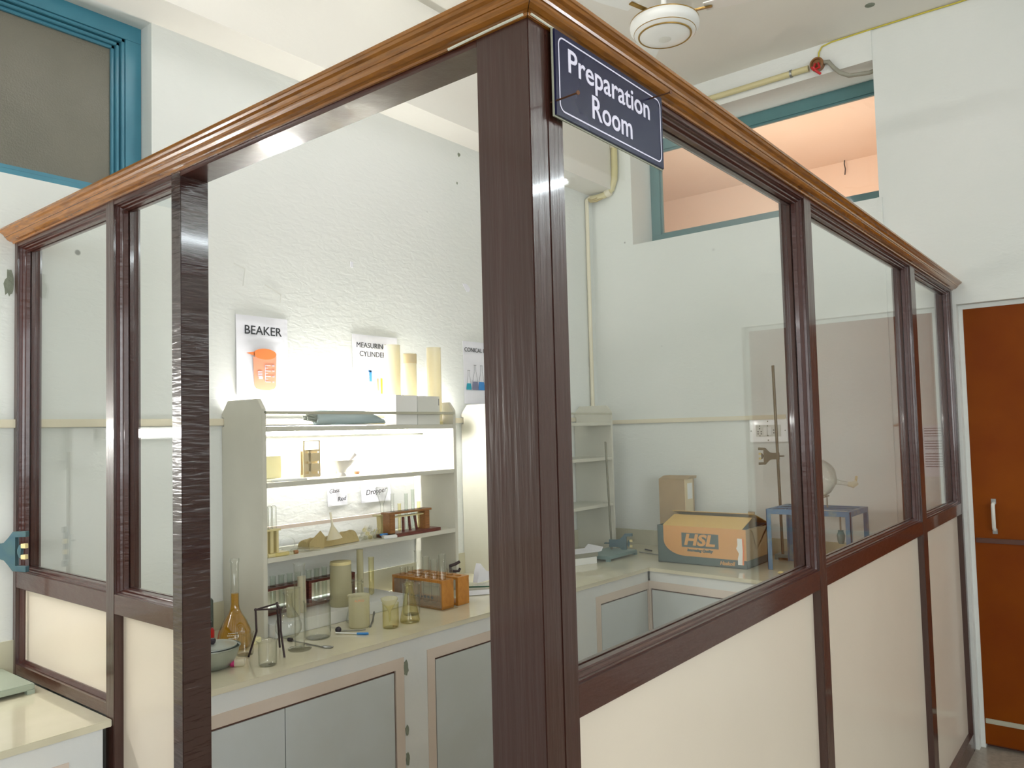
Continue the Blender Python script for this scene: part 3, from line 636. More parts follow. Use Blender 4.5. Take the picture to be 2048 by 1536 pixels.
flat('beaker_mouth', [ell(cx, 1.886, .052, .022), [(cx - .05, 1.893), (cx - .085, 1.887), (cx - .045, 1.876)]], YT - .0002, M['orangeb'], p1)
flat('beaker_scale', [bar(cx + .0, 1.775, cx + .0, 1.842, .0022)] + [bar(cx, 1.775 + k * .011, cx + (.024 if k % 2 == 0 else .012), 1.775 + k * .011, .0018) for k in range(7)] + [bar(cx - .034, 1.815 - k * .006, cx - .014, 1.815 - k * .006, .002) for k in range(4)] + [bar(cx - .03, 1.79, cx - .012, 1.79, .009)], YT - .0006, M['signwhite'], p1)
for i, z in enumerate((1.775, 1.797, 1.819, 1.841)): text('lettering', ('50', '100', '150', '200')[i], .008, M['signwhite'], face_my(cx + .036, YT - .0005, z), p1)
p2 = sheet('wall_poster', 1.341, 1.61, 1.70, 2.006, 'white poster headed MEASURING CYLINDER, partly behind the plastic cylinder')
text('lettering', 'MEASURING', .0335, M['ink'], face_my(1.451, YT, 1.957), p2); text('lettering', 'CYLINDER', .0335, M['ink'], face_my(1.455, YT, 1.918), p2)
flat('blue_stand_drawing', [bar(1.44, 1.845, 1.44, 1.795, .014), bar(1.428, 1.842, 1.445, 1.842, .008)], YT, M['bluep'], p2)
flat('red_cylinder_drawing', [bar(1.482, 1.81, 1.485, 1.755, .010)], YT, M['pinkb'], p2)
M['lime'] = pm('lime_print', rgb(168, 210, 40), .6); flat('green_cylinder_drawing', [bar(1.505, 1.812, 1.505, 1.74, .011)], YT, M['lime'], p2)
M['pblue'] = pm('pale_blue_print', rgb(150, 190, 226), .6); flat('pale_cylinder_drawing', [bar(1.46, 1.79, 1.463, 1.73, .008)], YT, M['pblue'], p2)
flat('stand_drawing', [bar(1.434, 1.80, 1.438, 1.73, .0015), bar(1.41, 1.785, 1.432, 1.812, .0015), bar(1.41, 1.78, 1.407, 1.745, .003)], YT, M['inkg'], p2)
p3 = sheet('wall_poster', 2.07, 2.33, 1.702, 2.028, 'white poster headed CONICAL FLASK, cut off by the corner post')
text('lettering', 'CONICAL FLASK', .0315, M['ink'], face_my(2.192, YT, 1.983), p3)
M['tealp'] = pm('teal_print', rgb(40, 150, 170), .6); M['greyp'] = pm('lilac_grey_print', rgb(120, 122, 146), .6)
def flaskp(c, z, w, h, f): return [(c - w, z), (c + w, z), (c + w * 1.05, z + h * .08), (c + w * .8, z + h * f), (c - w * .8, z + h * f), (c - w * 1.05, z + h * .08)]
for k, (c, mm) in enumerate(((2.105, M['tealp']), (2.155, M['greyp']), (2.205, M['bluep']))):
    s = 1.0 if k == 0 else 1.3
    flat('flask_drawing', [flaskp(c, 1.775, .019 * s, .06 * s, .55)], YT, mm, p3)
    flat('flask_outline', [bar(c - .015 * s, 1.775 + .033 * s, c - .006, 1.775 + .075 * s, .0015), bar(c + .015 * s, 1.775 + .033 * s, c + .006, 1.775 + .075 * s, .0015), bar(c - .006, 1.775 + .075 * s, c - .006, 1.775 + .1 * s, .0015), bar(c + .006, 1.775 + .075 * s, c + .006, 1.775 + .1 * s, .0015), bar(c - .01, 1.775 + .1 * s, c + .01, 1.775 + .1 * s, .002)], YT - .0003, M['inkg'], p3)
# handwritten notes behind the shelf
def slantm(x, y, z): return Matrix(((1, .12, 0, x), (0, 0, -1, y), (.07, 1, 0, z), (0, 0, 0, 1)))
n1 = sheet('wall_note', 1.19, 1.295, 1.252, 1.345, 'small white note handwritten Glass Rod, behind the shelf', curl=.008)
text('lettering', 'Glass', .025, M['ink'], slantm(1.222, YT - .006, 1.316), n1); text('lettering', 'Rod', .028, M['ink'], slantm(1.262, YT - .006, 1.280), n1)
n2 = sheet('wall_note', 1.375, 1.55, 1.25, 1.345, 'white note handwritten Dropper, behind the flask on the shelf', curl=.008)
text('lettering', 'Dropper', .034, M['ink'], slantm(1.458, YT - .006, 1.298), n2)
# scraps of paper on the wall
def scrap(x, z, pts, label):
    o = flat('paper_scrap', [[(x + a, z + b) for a, b in pts]], YP, M['paper'], None, .0015); return tag(o, label, 'paper scrap')
scrap(1.345, 2.318, [(-.008, -.012), (.008, -.013), (.01, .012), (-.006, .013)], 'tiny white paper scrap high on the wall above the measuring cylinder poster')
scrap(2.11, 2.31, [(-.03, .018), (-.005, .022), (.015, .012), (.028, -.005), (.018, -.018), (.002, -.022), (-.02, .002)], 'torn white paper scrap stuck on the wall above the conical flask poster')
tag(flat('tape_mark', [bar(.897, 2.168, .975, 2.138, .004), bar(.975, 2.138, .968, 2.10, .003)], YP, M['handle'], None, .001), 'pale strip of old tape on the wall above the beaker poster', 'tape')
tag(flat('tape_mark', [bar(.76, 2.235, .81, 2.22, .003), bar(.81, 2.22, .80, 2.15, .002)], YP, M['handle'], None, .001), 'faint strip of old tape on the wall near the door post', 'tape')
# plaster damage
def blob(name, c, ax, r, seed, mat, label, cat, th=.0015):
    rg = random.Random(seed); bm = bmesh.new(); n = 16; pts = []
    for k in range(n):
        a = 2 * pi * k / n; q = rg.uniform(.6, 1.15); u, v = r[0] * q * cos(a), r[1] * q * sin(a)
        pts.append((c[0] + u, c[1], c[2] + v) if ax == 'y' else (c[0], c[1] + u, c[2] + v))
    off = Vector((0, -th, 0)) if ax == 'y' else Vector((-th, 0, 0))
    A = [bm.verts.new(Vector(p)) for p in pts]; B = [bm.verts.new(Vector(p) + off) for p in pts]; bm.faces.new(B)
    for i in range(n): bm.faces.new((A[i], A[(i + 1) % n], B[(i + 1) % n], B[i]))
    return tag(finish(name, bm, mat), label, cat)
blob('plaster_chip', (-.015, WA, 2.05), 'y', (.014, .045), 5, M['greyplaster'], 'patch of bare grey plaster beside the left end of the partition', 'plaster chip')
blob('plaster_hole', (2.075, WA, 3.012), 'y', (.010, .012), 6, M['greyplaster'], 'upper small hole in the wall plaster under the ceiling beam', 'plaster hole')
blob('plaster_hole', (2.056, WA, 2.855), 'y', (.006, .008), 8, M['greyplaster'], 'lower small hole in the wall plaster under the ceiling beam', 'plaster hole')
pe = tube('peeled_paint', [(3.338, .285, 1.532), (3.332, .27, 1.535), (3.336, .25, 1.545), (3.340, .235, 1.56), (3.342, .224, 1.566)], [.004, .007, .006, .005, .003], M['bandpink'], n=8); tag(pe, 'curled flap of peeled paint on the right wall', 'peeled paint')
# notice on the right wall
nt = box('wall_notice', WC - .002, WC - .0005, .02, .165, 1.28, 1.53, M['paper']); tag(nt, 'printed notice with lines of text on the right wall behind the last pane', 'notice')
bm = bmesh.new(); rg = random.Random(2)
for k in range(16):
    z = 1.515 - k * .0125
    if k in (4, 9): continue
    addbox(bm, WC - .0026, WC - .002, .15 - rg.uniform(.07, .115), .152, z - .0016, z + .0016)
finish('text_line', bm, M['inkg'], nt)
# notice on the front wall, reflected in the glass
nt = box('wall_notice', 1.2, 1.9, YF + .0005, YF + .003, 1.05, 1.95, M['curtain']); tag(nt, 'large printed chart on the wall behind the camera', 'notice')
bm = bmesh.new()
for k in range(22): addbox(bm, 1.28, 1.28 + rg.uniform(.3, .54), YF + .003, YF + .004, 1.12 + k * .034, 1.135 + k * .034)
finish('text_line', bm, M['inkg'], nt)

# ------------------------------------------------------------------ glassware builders
def put(o, x, y, z, rot=None, label=None, cat=None, group=None):
    o.location = (x, y, z)
    if rot: o.rotation_euler = rot
    if label: tag(o, label, cat, group)
    return o
def beaker_prof(r, h, flare=1.08, t=.0016): return vessel([(r * .9, 0), (r * .98, .003), (r, .008), (r, h * .92), (r * 1.02, h * .97), (r * flare, h)], t)
def beaker(r, h, x, y, z, label, mat='glass', sp=.6, group=None):
    o = lathe('beaker', beaker_prof(r, h), M[mat], n=36, spout=(sp, h, r * .22, h * .9)); return put(o, x, y, z, None, label, 'beaker', group)
def erlen(r, h, x, y, z, label, mat='glass', nr=.42, kk=.72):
    o = lathe('conical_flask', vessel([(r * .85, 0), (r * .97, .003), (r, .010), (r * .95, h * .12), (r * nr, h * kk), (r * nr, h * .90), (r * (nr + .1), h * .93), (r * (nr + .1), h * .95), (r * nr, h * .965), (r * (nr + .08), h)]), M[mat], n=40)
    return put(o, x, y, z, None, label, 'conical flask')
def ttube_prof(r, L, t=.0009): return vessel([(r * .35, r * .06), (r * .7, r * .3), (r * .93, r * .65), (r, r), (r, L * .97), (r * 1.12, L * .985), (r * 1.12, L)], t)
BX = lambda px, py, r: (px + .78 * r, py + .62 * r)

# aluminium pot with lid at the left
x, y = .405, 1.60
pot = empty('cooking_pot', (x, y, BZ), 'small aluminium bowl with flat lid at the left end of the worktop', 'pot')
lathe('bowl', vessel([(.035, 0), (.05, .004), (.066, .022), (.076, .045), (.080, .062), (.084, .064), (.084, .067)], .0015), M['alu'], pot, n=48)
lathe('lid', [(0, .074), (.02, .0738), (.05, .072), (.066, .069), (.072, .0705), (.072, .0675), (.05, .068), (0, .070)], M['alulid'], pot, n=48)
lathe('lid_knob', [(0, .092), (.008, .091), (.011, .085), (.009, .078), (.005, .074)], M['black'], pot, n=16)
# small capped vial lying behind the pot
vb = empty('vial', (.452, 1.555, BZ + .0125), 'small white vial with magenta cap lying behind the aluminium bowl', 'vial', rz=radians(-38))
bm = bmesh.new(); lathe_bm(bm, [(0, 0), (.011, 0), (.012, .002), (.012, .03), (0, .031)], 20); bmesh.ops.rotate(bm, matrix=Matrix.Rotation(radians(90), 3, 'Y'), verts=bm.verts[:]); finish('body', bm, M['plasticc'], vb, True)
bm = bmesh.new(); lathe_bm(bm, [(0, -.012), (.010, -.012), (.012, -.010), (.0125, .0), (0, .0)], 20); bmesh.ops.rotate(bm, matrix=Matrix.Rotation(radians(90), 3, 'Y'), verts=bm.verts[:]); finish('cap', bm, M['magenta'], vb, True)
# volumetric flask
x, y = BX(.572, 1.771, .05)
x, y = .572, 1.745
vf = empty('volumetric_flask', (x, y, BZ), 'large long-necked flask filled with amber liquid in front of the shelf side', 'flask')
fp = [(.038, 0), (.052, .006), (.0575, .02), (.0575, .036), (.052, .062), (.038, .094), (.024, .118), (.0165, .135), (.0145, .15), (.0142, .29), (.0165, .293), (.0165, .302), (.0145, .303)]
lathe('flask_body', vessel(fp), M['glass'], vf, n=48)
lp = [(0, .002), (.037, .002), (.0505, .0075), (.0558, .02), (.0558, .036), (.0505, .061), (.0365, .093), (.0225, .117), (.015, .134), (.0128, .15), (.0126, .185), (0, .185)]
lathe('liquid', lp, M['amber'], vf, n=40)
bm = bmesh.new()
for k, (a0, a1, z) in enumerate(((-.3, .3, .062), (-.35, .35, .055), (-.25, .25, .047))):
    for i in range(6):
        a = a0 + (a1 - a0) * i / 6 + radians(232); b_ = a + (a1 - a0) / 8; r = (.0525, .0545, .0562)[k] + .0006
        q = [bm.verts.new((r * cos(t), r * sin(t), z + dz)) for t, dz in ((a, 0), (b_, 0), (b_, .003), (a, .003))]; bm.faces.new(q)
finish('printed_mark', bm, M['handle'], vf)
# red and dark bottles by the door post
bt = empty('bottle', (.586, 1.968, BZ), 'dark tall bottle at the left edge beside the door post', 'bottle')
lathe('body', [(0, 0), (.03, 0), (.032, .004), (.032, .13), (.028, .138), (0, .14)], M['bottle'], bt); lathe('neck', [(.018, .138), (.018, .142), (.02, .143), (.02, .150), (0, .151)], M['bottle'], bt)
rbt = empty('bottle', (.530, 1.846, BZ), 'red plastic bottle next to the amber flask at the left edge', 'bottle')
lathe('body', [(0, 0), (.02, 0), (.022, .003), (.022, .055), (.018, .062), (0, .064)], M['red'], rbt); lathe('cap', [(.012, .063), (.014, .066), (.014, .084), (0, .085)], M['black'], rbt)
beaker(.0275, .073, .548, 1.648, BZ, 'small clear beaker in front of the amber flask', sp=-2.2)
put(box('sponge_block', -.02, .02, -.012, .012, 0, .018, M['yblock'], bevel=.003), .652, 1.748, BZ, (0, 0, .4), 'small pale yellow block beside the amber flask', 'block')
# iron tripod stand
tr = empty('tripod_stand', (0, 0, BZ), 'black iron tripod stand with a triangular top', 'tripod stand')
top = [Vector((.548, 1.585, .154)), Vector((.600, 1.525, .154)), Vector((.638, 1.598, .156))]
bm = bmesh.new()
for i in range(3): tube_bm(bm, [top[i], top[(i + 1) % 3]], .0028, 8)
for p in top: bmesh.ops.create_icosphere(bm, subdivisions=2, radius=.0052, matrix=Matrix.Translation(p))
finish('top_triangle', bm, M['iron'], tr, True)
for p, f, k in ((top[0], (.535, 1.607, 0), (.549, 1.582, .085)), (top[1], (.597, 1.50, 0), (.599, 1.522, .085)), (top[2], (.662, 1.62, 0), (.643, 1.60, .085))):
    tube('leg', [p, Vector(k), Vector((f[0], f[1], .0028))], .0034, M['iron'], tr, n=8)
beaker(.0285, .076, .523, 1.482, BZ, 'clear beaker standing under the iron tripod', sp=2.5)
# measuring cylinder with foot
mc = empty('measuring_cylinder', (.690, 1.547, BZ), 'tall clear glass measuring cylinder with a round foot', 'measuring cylinder')
lathe('cylinder', vessel([(.0155, .008), (.0172, .014), (.0172, .275), (.0185, .286), (.0205, .288)]), M['glass'], mc, n=36, spout=(-.9, .288, .006, .27))
lathe('foot', [(0, 0), (.037, 0), (.039, .003), (.037, .006), (.022, .010), (.0155, .015), (0, .013)], M['glass'], mc, n=40)
# round flask behind it
o = lathe('round_flask', vessel([(.018, 0), (.036, .010), (.046, .030), (.047, .048), (.038, .075), (.022, .098), (.0155, .115), (.0145, .150), (.018, .160), (.020, .162)]), M['glass'], n=40)
put(o, .757, 1.705, BZ, None, 'clear round-bottomed flask behind the tripod and tall cylinder', 'flask')
beaker(.0465, .130, .822, 1.625, BZ, 'large clear glass beaker to the right of the tall cylinder', sp=-.2)
erlen(.0455, .160, 1.055, 1.686, BZ, 'clear conical flask in front of the dark racks and frosted jar')
pb = beaker(.039, .118, 1.005, 1.618, BZ, 'frosted plastic beaker with faint red print', mat='plastic', sp=3.6)
text('print', 'ALPCO', .011, M['pinkb'], Matrix.Translation((0, 0, .103)) @ Matrix.Rotation(radians(-38), 4, 'Z') @ Matrix.Translation((0, -.0402, 0)) @ Matrix(((1, 0, 0, 0), (0, 0, -1, 0), (0, 1, 0, 0), (0, 0, 0, 1))), pb)
bf = beaker(.030, .088, 1.065, 1.512, BZ, 'yellowed clear beaker with a plastic funnel standing in it', mat='glassy', sp=0)
fn = lathe('funnel', [(.004, .02), (.0045, .055), (.010, .066), (.030, .098), (.032, .105), (.0305, .105), (.0285, .099), (.0085, .067), (.003, .055), (.0028, .02)], M['plastic'], n=32)
put(fn, 1.062, 1.512, BZ + .004, (radians(3), radians(-4), 0), 'translucent funnel standing in the yellowed beaker', 'funnel')
erlen(.0385, .152, 1.162, 1.512, BZ, 'yellow-tinted conical flask in front of the light wooden rack', mat='glassy', nr=.38, kk=.84)
beaker(.034, .118, 1.255, 1.60, BZ, 'tall clear beaker behind the yellow-tinted conical flask', sp=0)
# dropper, spatulas and rods on the worktop
dp = empty('dropper', (.905, 1.615, BZ + .011), 'glass dropper with a black rubber bulb lying on the worktop', 'dropper')
bm = bmesh.new(); bmesh.ops.create_icosphere(bm, subdivisions=3, radius=.0115); finish('rubber_bulb', bm, M['black'], dp, True)
tube('glass_tube', [(.003, .006, 0), (.02, .075, -.003), (.022, .11, -.008)], [.004, .004, .0015], M['glass'], dp)
bs_ = empty('brush', (.905, 1.575, BZ), 'thin brush with a blue bristle head lying on the worktop', 'brush')
tube('handle', [(-.02, .03, .006), (.02, -.04, .004)], .0024, M['white'], bs_); tube('bristle_head', [(.02, -.04, .004), (.035, -.068, .004), (.042, -.076, .005)], [.004, .005, .004], M['bluep'], bs_)
tag(tube('stirring_rod', [(.915, 1.625, BZ + .003), (.965, 1.572, BZ + .003), (.985, 1.558, BZ + .0035)], .0028, M['grey'], n=8), 'thin grey rod lying next to the dropper', 'rod')
s1 = empty('spatula', (0, 0, BZ), 'metal spatula lying in front of the large beaker', 'spatula')
tube('shaft', [(.735, 1.665, .004), (.742, 1.56, .003), (.745, 1.50, .003)], .0022, M['metal'], s1, n=8)
tube('spoon_end', [(.745, 1.50, .004), (.748, 1.485, .004), (.757, 1.47, .004), (.760, 1.46, .006)], [.003, .0055, .005, .002], M['metal'], s1, n=8); tube('dark_end', [(.732, 1.672, .006), (.736, 1.655, .006)], .006, M['black'], s1, n=8)
s2 = empty('tongs', (0, 0, BZ), 'small metal tongs between the plastic beaker and the yellowed beaker', 'tongs')
for d in (-.002, .003): tube('arm', [(1.02 + d, 1.575, .003), (1.085, 1.635 + d, .004), (1.125 + d, 1.675, .018), (1.138, 1.688, .020)], [.002, .0026, .0026, .0035], M['metal'], s2, n=8)

# tall frosted jar, tubes and cylinders behind
o = lathe('jar', vessel([(.042, 0), (.044, .004), (.041, .168), (.041, .170)], .002) , M['plastic'], n=40); put(o, 1.063, 1.795, .888, None, 'tall frosted plastic jar upside down behind the clear conical flask', 'jar')
lathe('base_rim', [(0, .172), (.030, .172), (.041, .171), (.0415, .160), (.0395, .158), (.036, .168), (0, .169)], M['rackyel'], o, n=40)
o = lathe('measuring_cylinder', vessel([(.0125, 0), (.0135, .003), (.0135, .20), (.0145, .203)], .0014), M['plastic'], n=28); put(o, 1.165, 1.80, .888, None, 'slim frosted plastic cylinder to the right of the frosted jar', 'measuring cylinder')
o = lathe('measuring_cylinder', vessel([(.016, 0), (.017, .003), (.015, .13), (.016, .134)], .0014), M['plasticc'], n=28); put(o, .905, 1.83, .888, None, 'cream plastic cylinder behind the tall glass cylinder', 'measuring cylinder')
o = lathe('measuring_cylinder', vessel([(.024, 0), (.025, .003), (.025, .10), (.027, .104)], .0016), M['plastic'], n=28); put(o, .845, 1.80, .888, None, 'short wide frosted cylinder behind the large beaker', 'measuring cylinder')

# ------------------------------------------------------------------ test tubes and racks
proto_t = {}
def ttube(r, L, mat, x, y, z, label, group, rot=(0, 0, 0)):
    k = (r, L, mat)
    if k not in proto_t:
        o = lathe('test_tube', ttube_prof(r, L), M[mat], n=20); proto_t[k] = o
    else:
        o = proto_t[k].copy(); COL.objects.link(o)
    o.location = (x, y, z); o.rotation_euler = rot; tag(o, label, 'test tube', group); return o
def rack(name, L, W, H, holes, hr, mat, loc, rz, label, base=0.010, top=.010, end=.014, over=0.0, group=None, endstyle=True):
    """local x runs along the rack; holes = list of x positions"""
    t = empty(name, loc, label, 'test tube rack', group, rz)
    bm = bmesh.new(); z0 = H - top; n = 16
    xs = sorted(holes); edges = [-0.0] + [(xs[i] + xs[i + 1]) / 2 for i in range(len(xs) - 1)] + [L]
    for i, hx in enumerate(xs):
        a, b = edges[i], edges[i + 1]
        pts = []; 
        out = []; inn = []
        for k in range(n):
            an = 2 * pi * (k + .5) / n; inn.append((hx + hr * cos(an), W / 2 + hr * sin(an)))
            c, s = cos(an), sin(an); dx = (b - hx) if c > 0 else (hx - a); dy = W / 2
            q = min(dx / abs(c) if abs(c) > 1e-6 else 9, dy / abs(s) if abs(s) > 1e-6 else 9); out.append([hx + q * c, W / 2 + q * s])
        corners = [(b, W), (a, W), (a, 0), (b, 0)]
        for (cx_, cy__) in corners:
            j = min(range(n), key=lambda k: (out[k][0] - cx_) ** 2 + (out[k][1] - cy__) ** 2); out[j] = [cx_, cy__]
        vo = [[bm.verts.new((p[0], p[1], z)) for p in out] for z in (z0, H)]; vi = [[bm.verts.new((p[0], p[1], z)) for p in inn] for z in (z0, H)]
        for k in range(n):
            k2 = (k + 1) % n
            bm.faces.new((vo[1][k], vo[1][k2], vi[1][k2], vi[1][k])); bm.faces.new((vo[0][k], vi[0][k], vi[0][k2], vo[0][k2]))
            bm.faces.new((vi[0][k], vi[1][k], vi[1][k2], vi[0][k2])); bm.faces.new((vo[0][k], vo[0][k2], vo[1][k2], vo[1][k]))
    finish('top_board', bm, mat, t)
    box('end_board', 0, end, 0, W, base, z0, mat, t, bevel=.001); box('end_board', L - end, L, 0, W, base, z0, mat, t, bevel=.001)
    box('base_board', -over, L + over, 0, W, 0, base, mat, t, bevel=.0015)
    return t
# light wooden racks on the worktop (long side runs away from the camera)
RL = .295
def lightrack(x, y, label):
    hs = [.03 + i * .047 for i in range(6)]
    return rack('test_tube_rack', RL, .068, .115, hs, .0155, M['rackwood'], (x + .068, y, BZ + .001), radians(90), label, end=.014)
r1 = lightrack(1.369, 1.541, 'light wooden test tube rack with six tubes, nearer of the two on the worktop')
box('label_board', .004, RL - .015, .0685, .0705, .004, .103, M['acrylic'], r1, label='hazy pale board on the long side')
bm = bmesh.new(); rg = random.Random(5)
for k in range(9): addbox(bm, .05 + k * .020, .05 + k * .020 + rg.uniform(.006, .014), .0705, .0712, .040, .044 + rg.uniform(0, .006))
finish('print', bm, M['inkg'], r1)
box('glass_slab', -.02, RL + .01, -.004, .08, -.0005, .007, M['glass'], r1)
r2 = lightrack(1.462, 1.541, 'light wooden test tube rack standing behind the first, almost empty')
for i, (L, rr_) in enumerate(((.205, .0148), (.180, .0148), (.188, .0148), (.210, .0148), (.140, .0125), (.132, .0125))):
    ttube(rr_, L, 'glass', 1.369 + .034, 1.541 + .03 + (i + .0) * .047, BZ + .0125 + .0, 'clear glass boiling tube standing in the nearer light wooden rack', 'tubes in the nearer light rack')
ttube(.0125, .13, 'glass', 1.462 + .034, 1.541 + .077, BZ + .0125, 'single clear test tube standing in the rear light wooden rack', None)
# dark racks on the ledge
M['tubegrey'] = glassmat('hazy_glass', (.93, .95, .93, 1), (.62, .66, .62, 1), 1.5, .05)
for (xa, nm, pos) in ((.735, 'dark reddish test tube rack at the left on the white ledge', 'left'), (.975, 'dark reddish test tube rack at the right on the white ledge, behind the frosted jar', 'right')):
    n_ = 6; hs = [.02 + i * .038 for i in range(n_)]
    rack('test_tube_rack', .23, .055, .10, hs, .0125, M['rackdark'], (xa, 1.90 - .02, .888), 0, nm, over=.01)
    for i in range(n_): ttube(.0108, .128, 'tubegrey', xa + hs[i], 1.9075, .8985, 'hazy test tube standing in the %s dark rack on the ledge' % pos, 'tubes in the %s dark rack' % pos)
ttube(.0115, .155, 'glassy', 1.262, 1.845, .8885, 'yellowed tall test tube at the right end of the dark racks', None)

# middle shelf (1.119)
S3 = 1.1195
sr = empty('test_tube_rack', (1.33, 1.80, S3), 'brown wooden test tube rack on the shelf with wide base', 'test tube rack')
boxes('base_board', [(-.03, .285, -.02, .055, 0, .014)], M['rackdark'], sr, bevel=.0015)
for a in (0, .205): box('end_board', a, a + .030, 0, .045, .014, .094, M['rackmid'], sr, bevel=.0015)
box('top_board', -.006, .245, -.004, .050, .094, .103, M['rackmid'], sr, bevel=.001)
box('middle_board', .030, .205, .006, .040, .078, .083, M['rackyel'], sr, bevel=.001)
bm = bmesh.new()
for i in range(5): lathe_bm(bm, [(0, .1033), (.0115, .1033), (.0115, .1037), (0, .1037)], 16, .035 + i * .04, .022)
finish('hole_ring', bm, M['ink'], sr)
for i, (dx, L, m_) in enumerate(((.035, .165, 'glass'), (.075, .12, 'glassy'), (.115, .16, 'tubegrey'), (.155, .175, 'tubegrey'), (.19, .12, 'glassy'))):
    ttube(.0075, L, m_, 1.33 + dx, 1.822, S3 + .015, 'slim tube standing in the brown rack on the middle shelf', 'tubes in the brown rack')
bm = bmesh.new()
for a, b, m_ in ((.095, .098, 0), (.130, .137, 0), (.163, .178, 0)): tube_bm(bm, [(a, .022, .075), (b, .024, .0145)], .006, 8)
finish('dowel', bm, M['rackdark'], sr)
# yellow stand with an upturned flask
ys = empty('yellow_stand', (1.42, 1.955, S3), 'yellowed plastic stand at the back of the middle shelf', 'stand')
box('top_plate', -.035, .05, -.02, .02, .075, .080, M['rackyel'], ys, bevel=.001)
prism('column', [(-.022, 0), (.018, 0), (.010, .03), (.012, .075), (-.018, .075), (-.012, .03)], 'y', -.014, .014, M['rackyel'], ys, bevel=.0015); box('column', .028, .038, -.01, .01, 0, .075, M['rackyel'], ys, bevel=.001)
o = lathe('conical_flask', vessel([(.010, 0), (.009, .003), (.009, .045), (.026, .10), (.028, .115), (.024, .12)], .0012), M['glass'], n=28); put(o, 1.425, 1.955, S3 + .081, None, 'thin clear flask standing on the yellowed stand at the back of the shelf', 'flask')
# left yellowed rack with upturned tubes
lr = empty('test_tube_rack', (.745, 1.79, S3), 'yellowed plastic test tube rack at the left end of the middle shelf', 'test tube rack')
box('base_board', -.018, .075, -.01, .05, 0, .012, M['rackyel'], lr, bevel=.003); box('top_board', -.018, .045, 0, .045, .092, .099, M['rackyel'], lr, bevel=.001)
for a, b in ((-.016, -.006), (.004, .018), (.03, .04)): box('column', a, b, .008, .036, .012, .092, M['rackyel'], lr, bevel=.001)
for i, (dx, dz) in enumerate(((-.006, .08), (.012, .085), (.030, .09))):
    ttube(.0105, .085, 'glass', .745 + dx, 1.79 + .02 + .002 * i, S3 + .0995 + .085, 'upturned clear test tube on the yellowed rack at the left of the shelf', 'upturned tubes on the yellowed rack', (pi, 0, 0))
# cork tipped tube in front of it
ct = empty('corked_tube', (.775, 1.778, S3 + .008), 'yellowed tube with a brown cork lying in front of the left rack', 'tube', rz=radians(-8))
tube('body', [(-.02, -.012, 0), (.05, -.012, .002)], .008, M['glassy'], ct); tube('cork', [(.05, -.012, .002), (.064, -.012, .0025)], .0075, M['rackmid'], ct)
# ring dish
bm = bmesh.new(); lathe_bm(bm, [(.026, 0), (.028, .002), (.028, .012), (.0265, .012), (.0265, .002)], 36, closed=True); bmesh.ops.rotate(bm, matrix=Matrix.Rotation(radians(90), 3, 'X'), verts=bm.verts[:])
o = finish('glass_ring', bm, M['glass'], None, True); put(o, .868, 1.865, S3 + .028, (radians(-8), 0, radians(-30)), 'thin glass ring standing on edge on the middle shelf', 'ring')
# brown paper packet with funnel
pk = empty('paper_packet', (1.05, 1.84, S3), 'crumpled brown paper packet lying on the middle shelf', 'packet', rz=radians(2))
bm = bmesh.new(); nx, ny = 14, 6; rg = random.Random(9); T = []; Bt = []
for i in range(nx + 1):
    u = i / nx; a = []; b_ = []
    for j in range(ny + 1):
        v = j / ny; h = (.034 + .016 * abs(u - .45)) * sin(pi * min(max(v, .0), 1)) ** .5
        x_ = -.125 + .26 * u; y_ = -.03 + .075 * v + .012 * u
        if u < .25: h *= .75 + u
        a.append(bm.verts.new((x_ + rg.uniform(-.003, .003), y_, .003 + h + rg.uniform(-.004, .004) * (0 < j < ny)))); b_.append(bm.verts.new((x_, y_, .001)))
    T.append(a); Bt.append(b_)
for i in range(nx):
    for j in range(ny): bm.faces.new((T[i][j], T[i + 1][j], T[i + 1][j + 1], T[i][j + 1])); bm.faces.new((Bt[i][j], Bt[i][j + 1], Bt[i + 1][j + 1], Bt[i + 1][j]))
for i in range(nx): bm.faces.new((T[i][0], Bt[i][0], Bt[i + 1][0], T[i + 1][0])); bm.faces.new((T[i][ny], T[i + 1][ny], Bt[i + 1][ny], Bt[i][ny]))
for j in range(ny): bm.faces.new((T[0][j], T[0][j + 1], Bt[0][j + 1], Bt[0][j])); bm.faces.new((T[nx][j], Bt[nx][j], Bt[nx][j + 1], T[nx][j + 1]))
finish('folded_paper', bm, M['packet'], pk)
o = prism('torn_flap', [(-.13, .0), (-.06, .0), (-.055, .045), (-.075, .068), (-.10, .05), (-.128, .03)], 'y', -.034, -.031, M['packet'], pk)
fn = lathe('funnel', [(.0, .105), (.004, .105), (.005, .055), (.009, .045), (.030, .003), (.031, 0), (.0295, 0), (.0075, .045), (.0, .052)], M['plasticc'], n=32)
put(fn, 1.035, 1.795, S3 + .03, (radians(-6), radians(-5), 0), 'upturned cream plastic funnel resting on the brown packet', 'funnel')
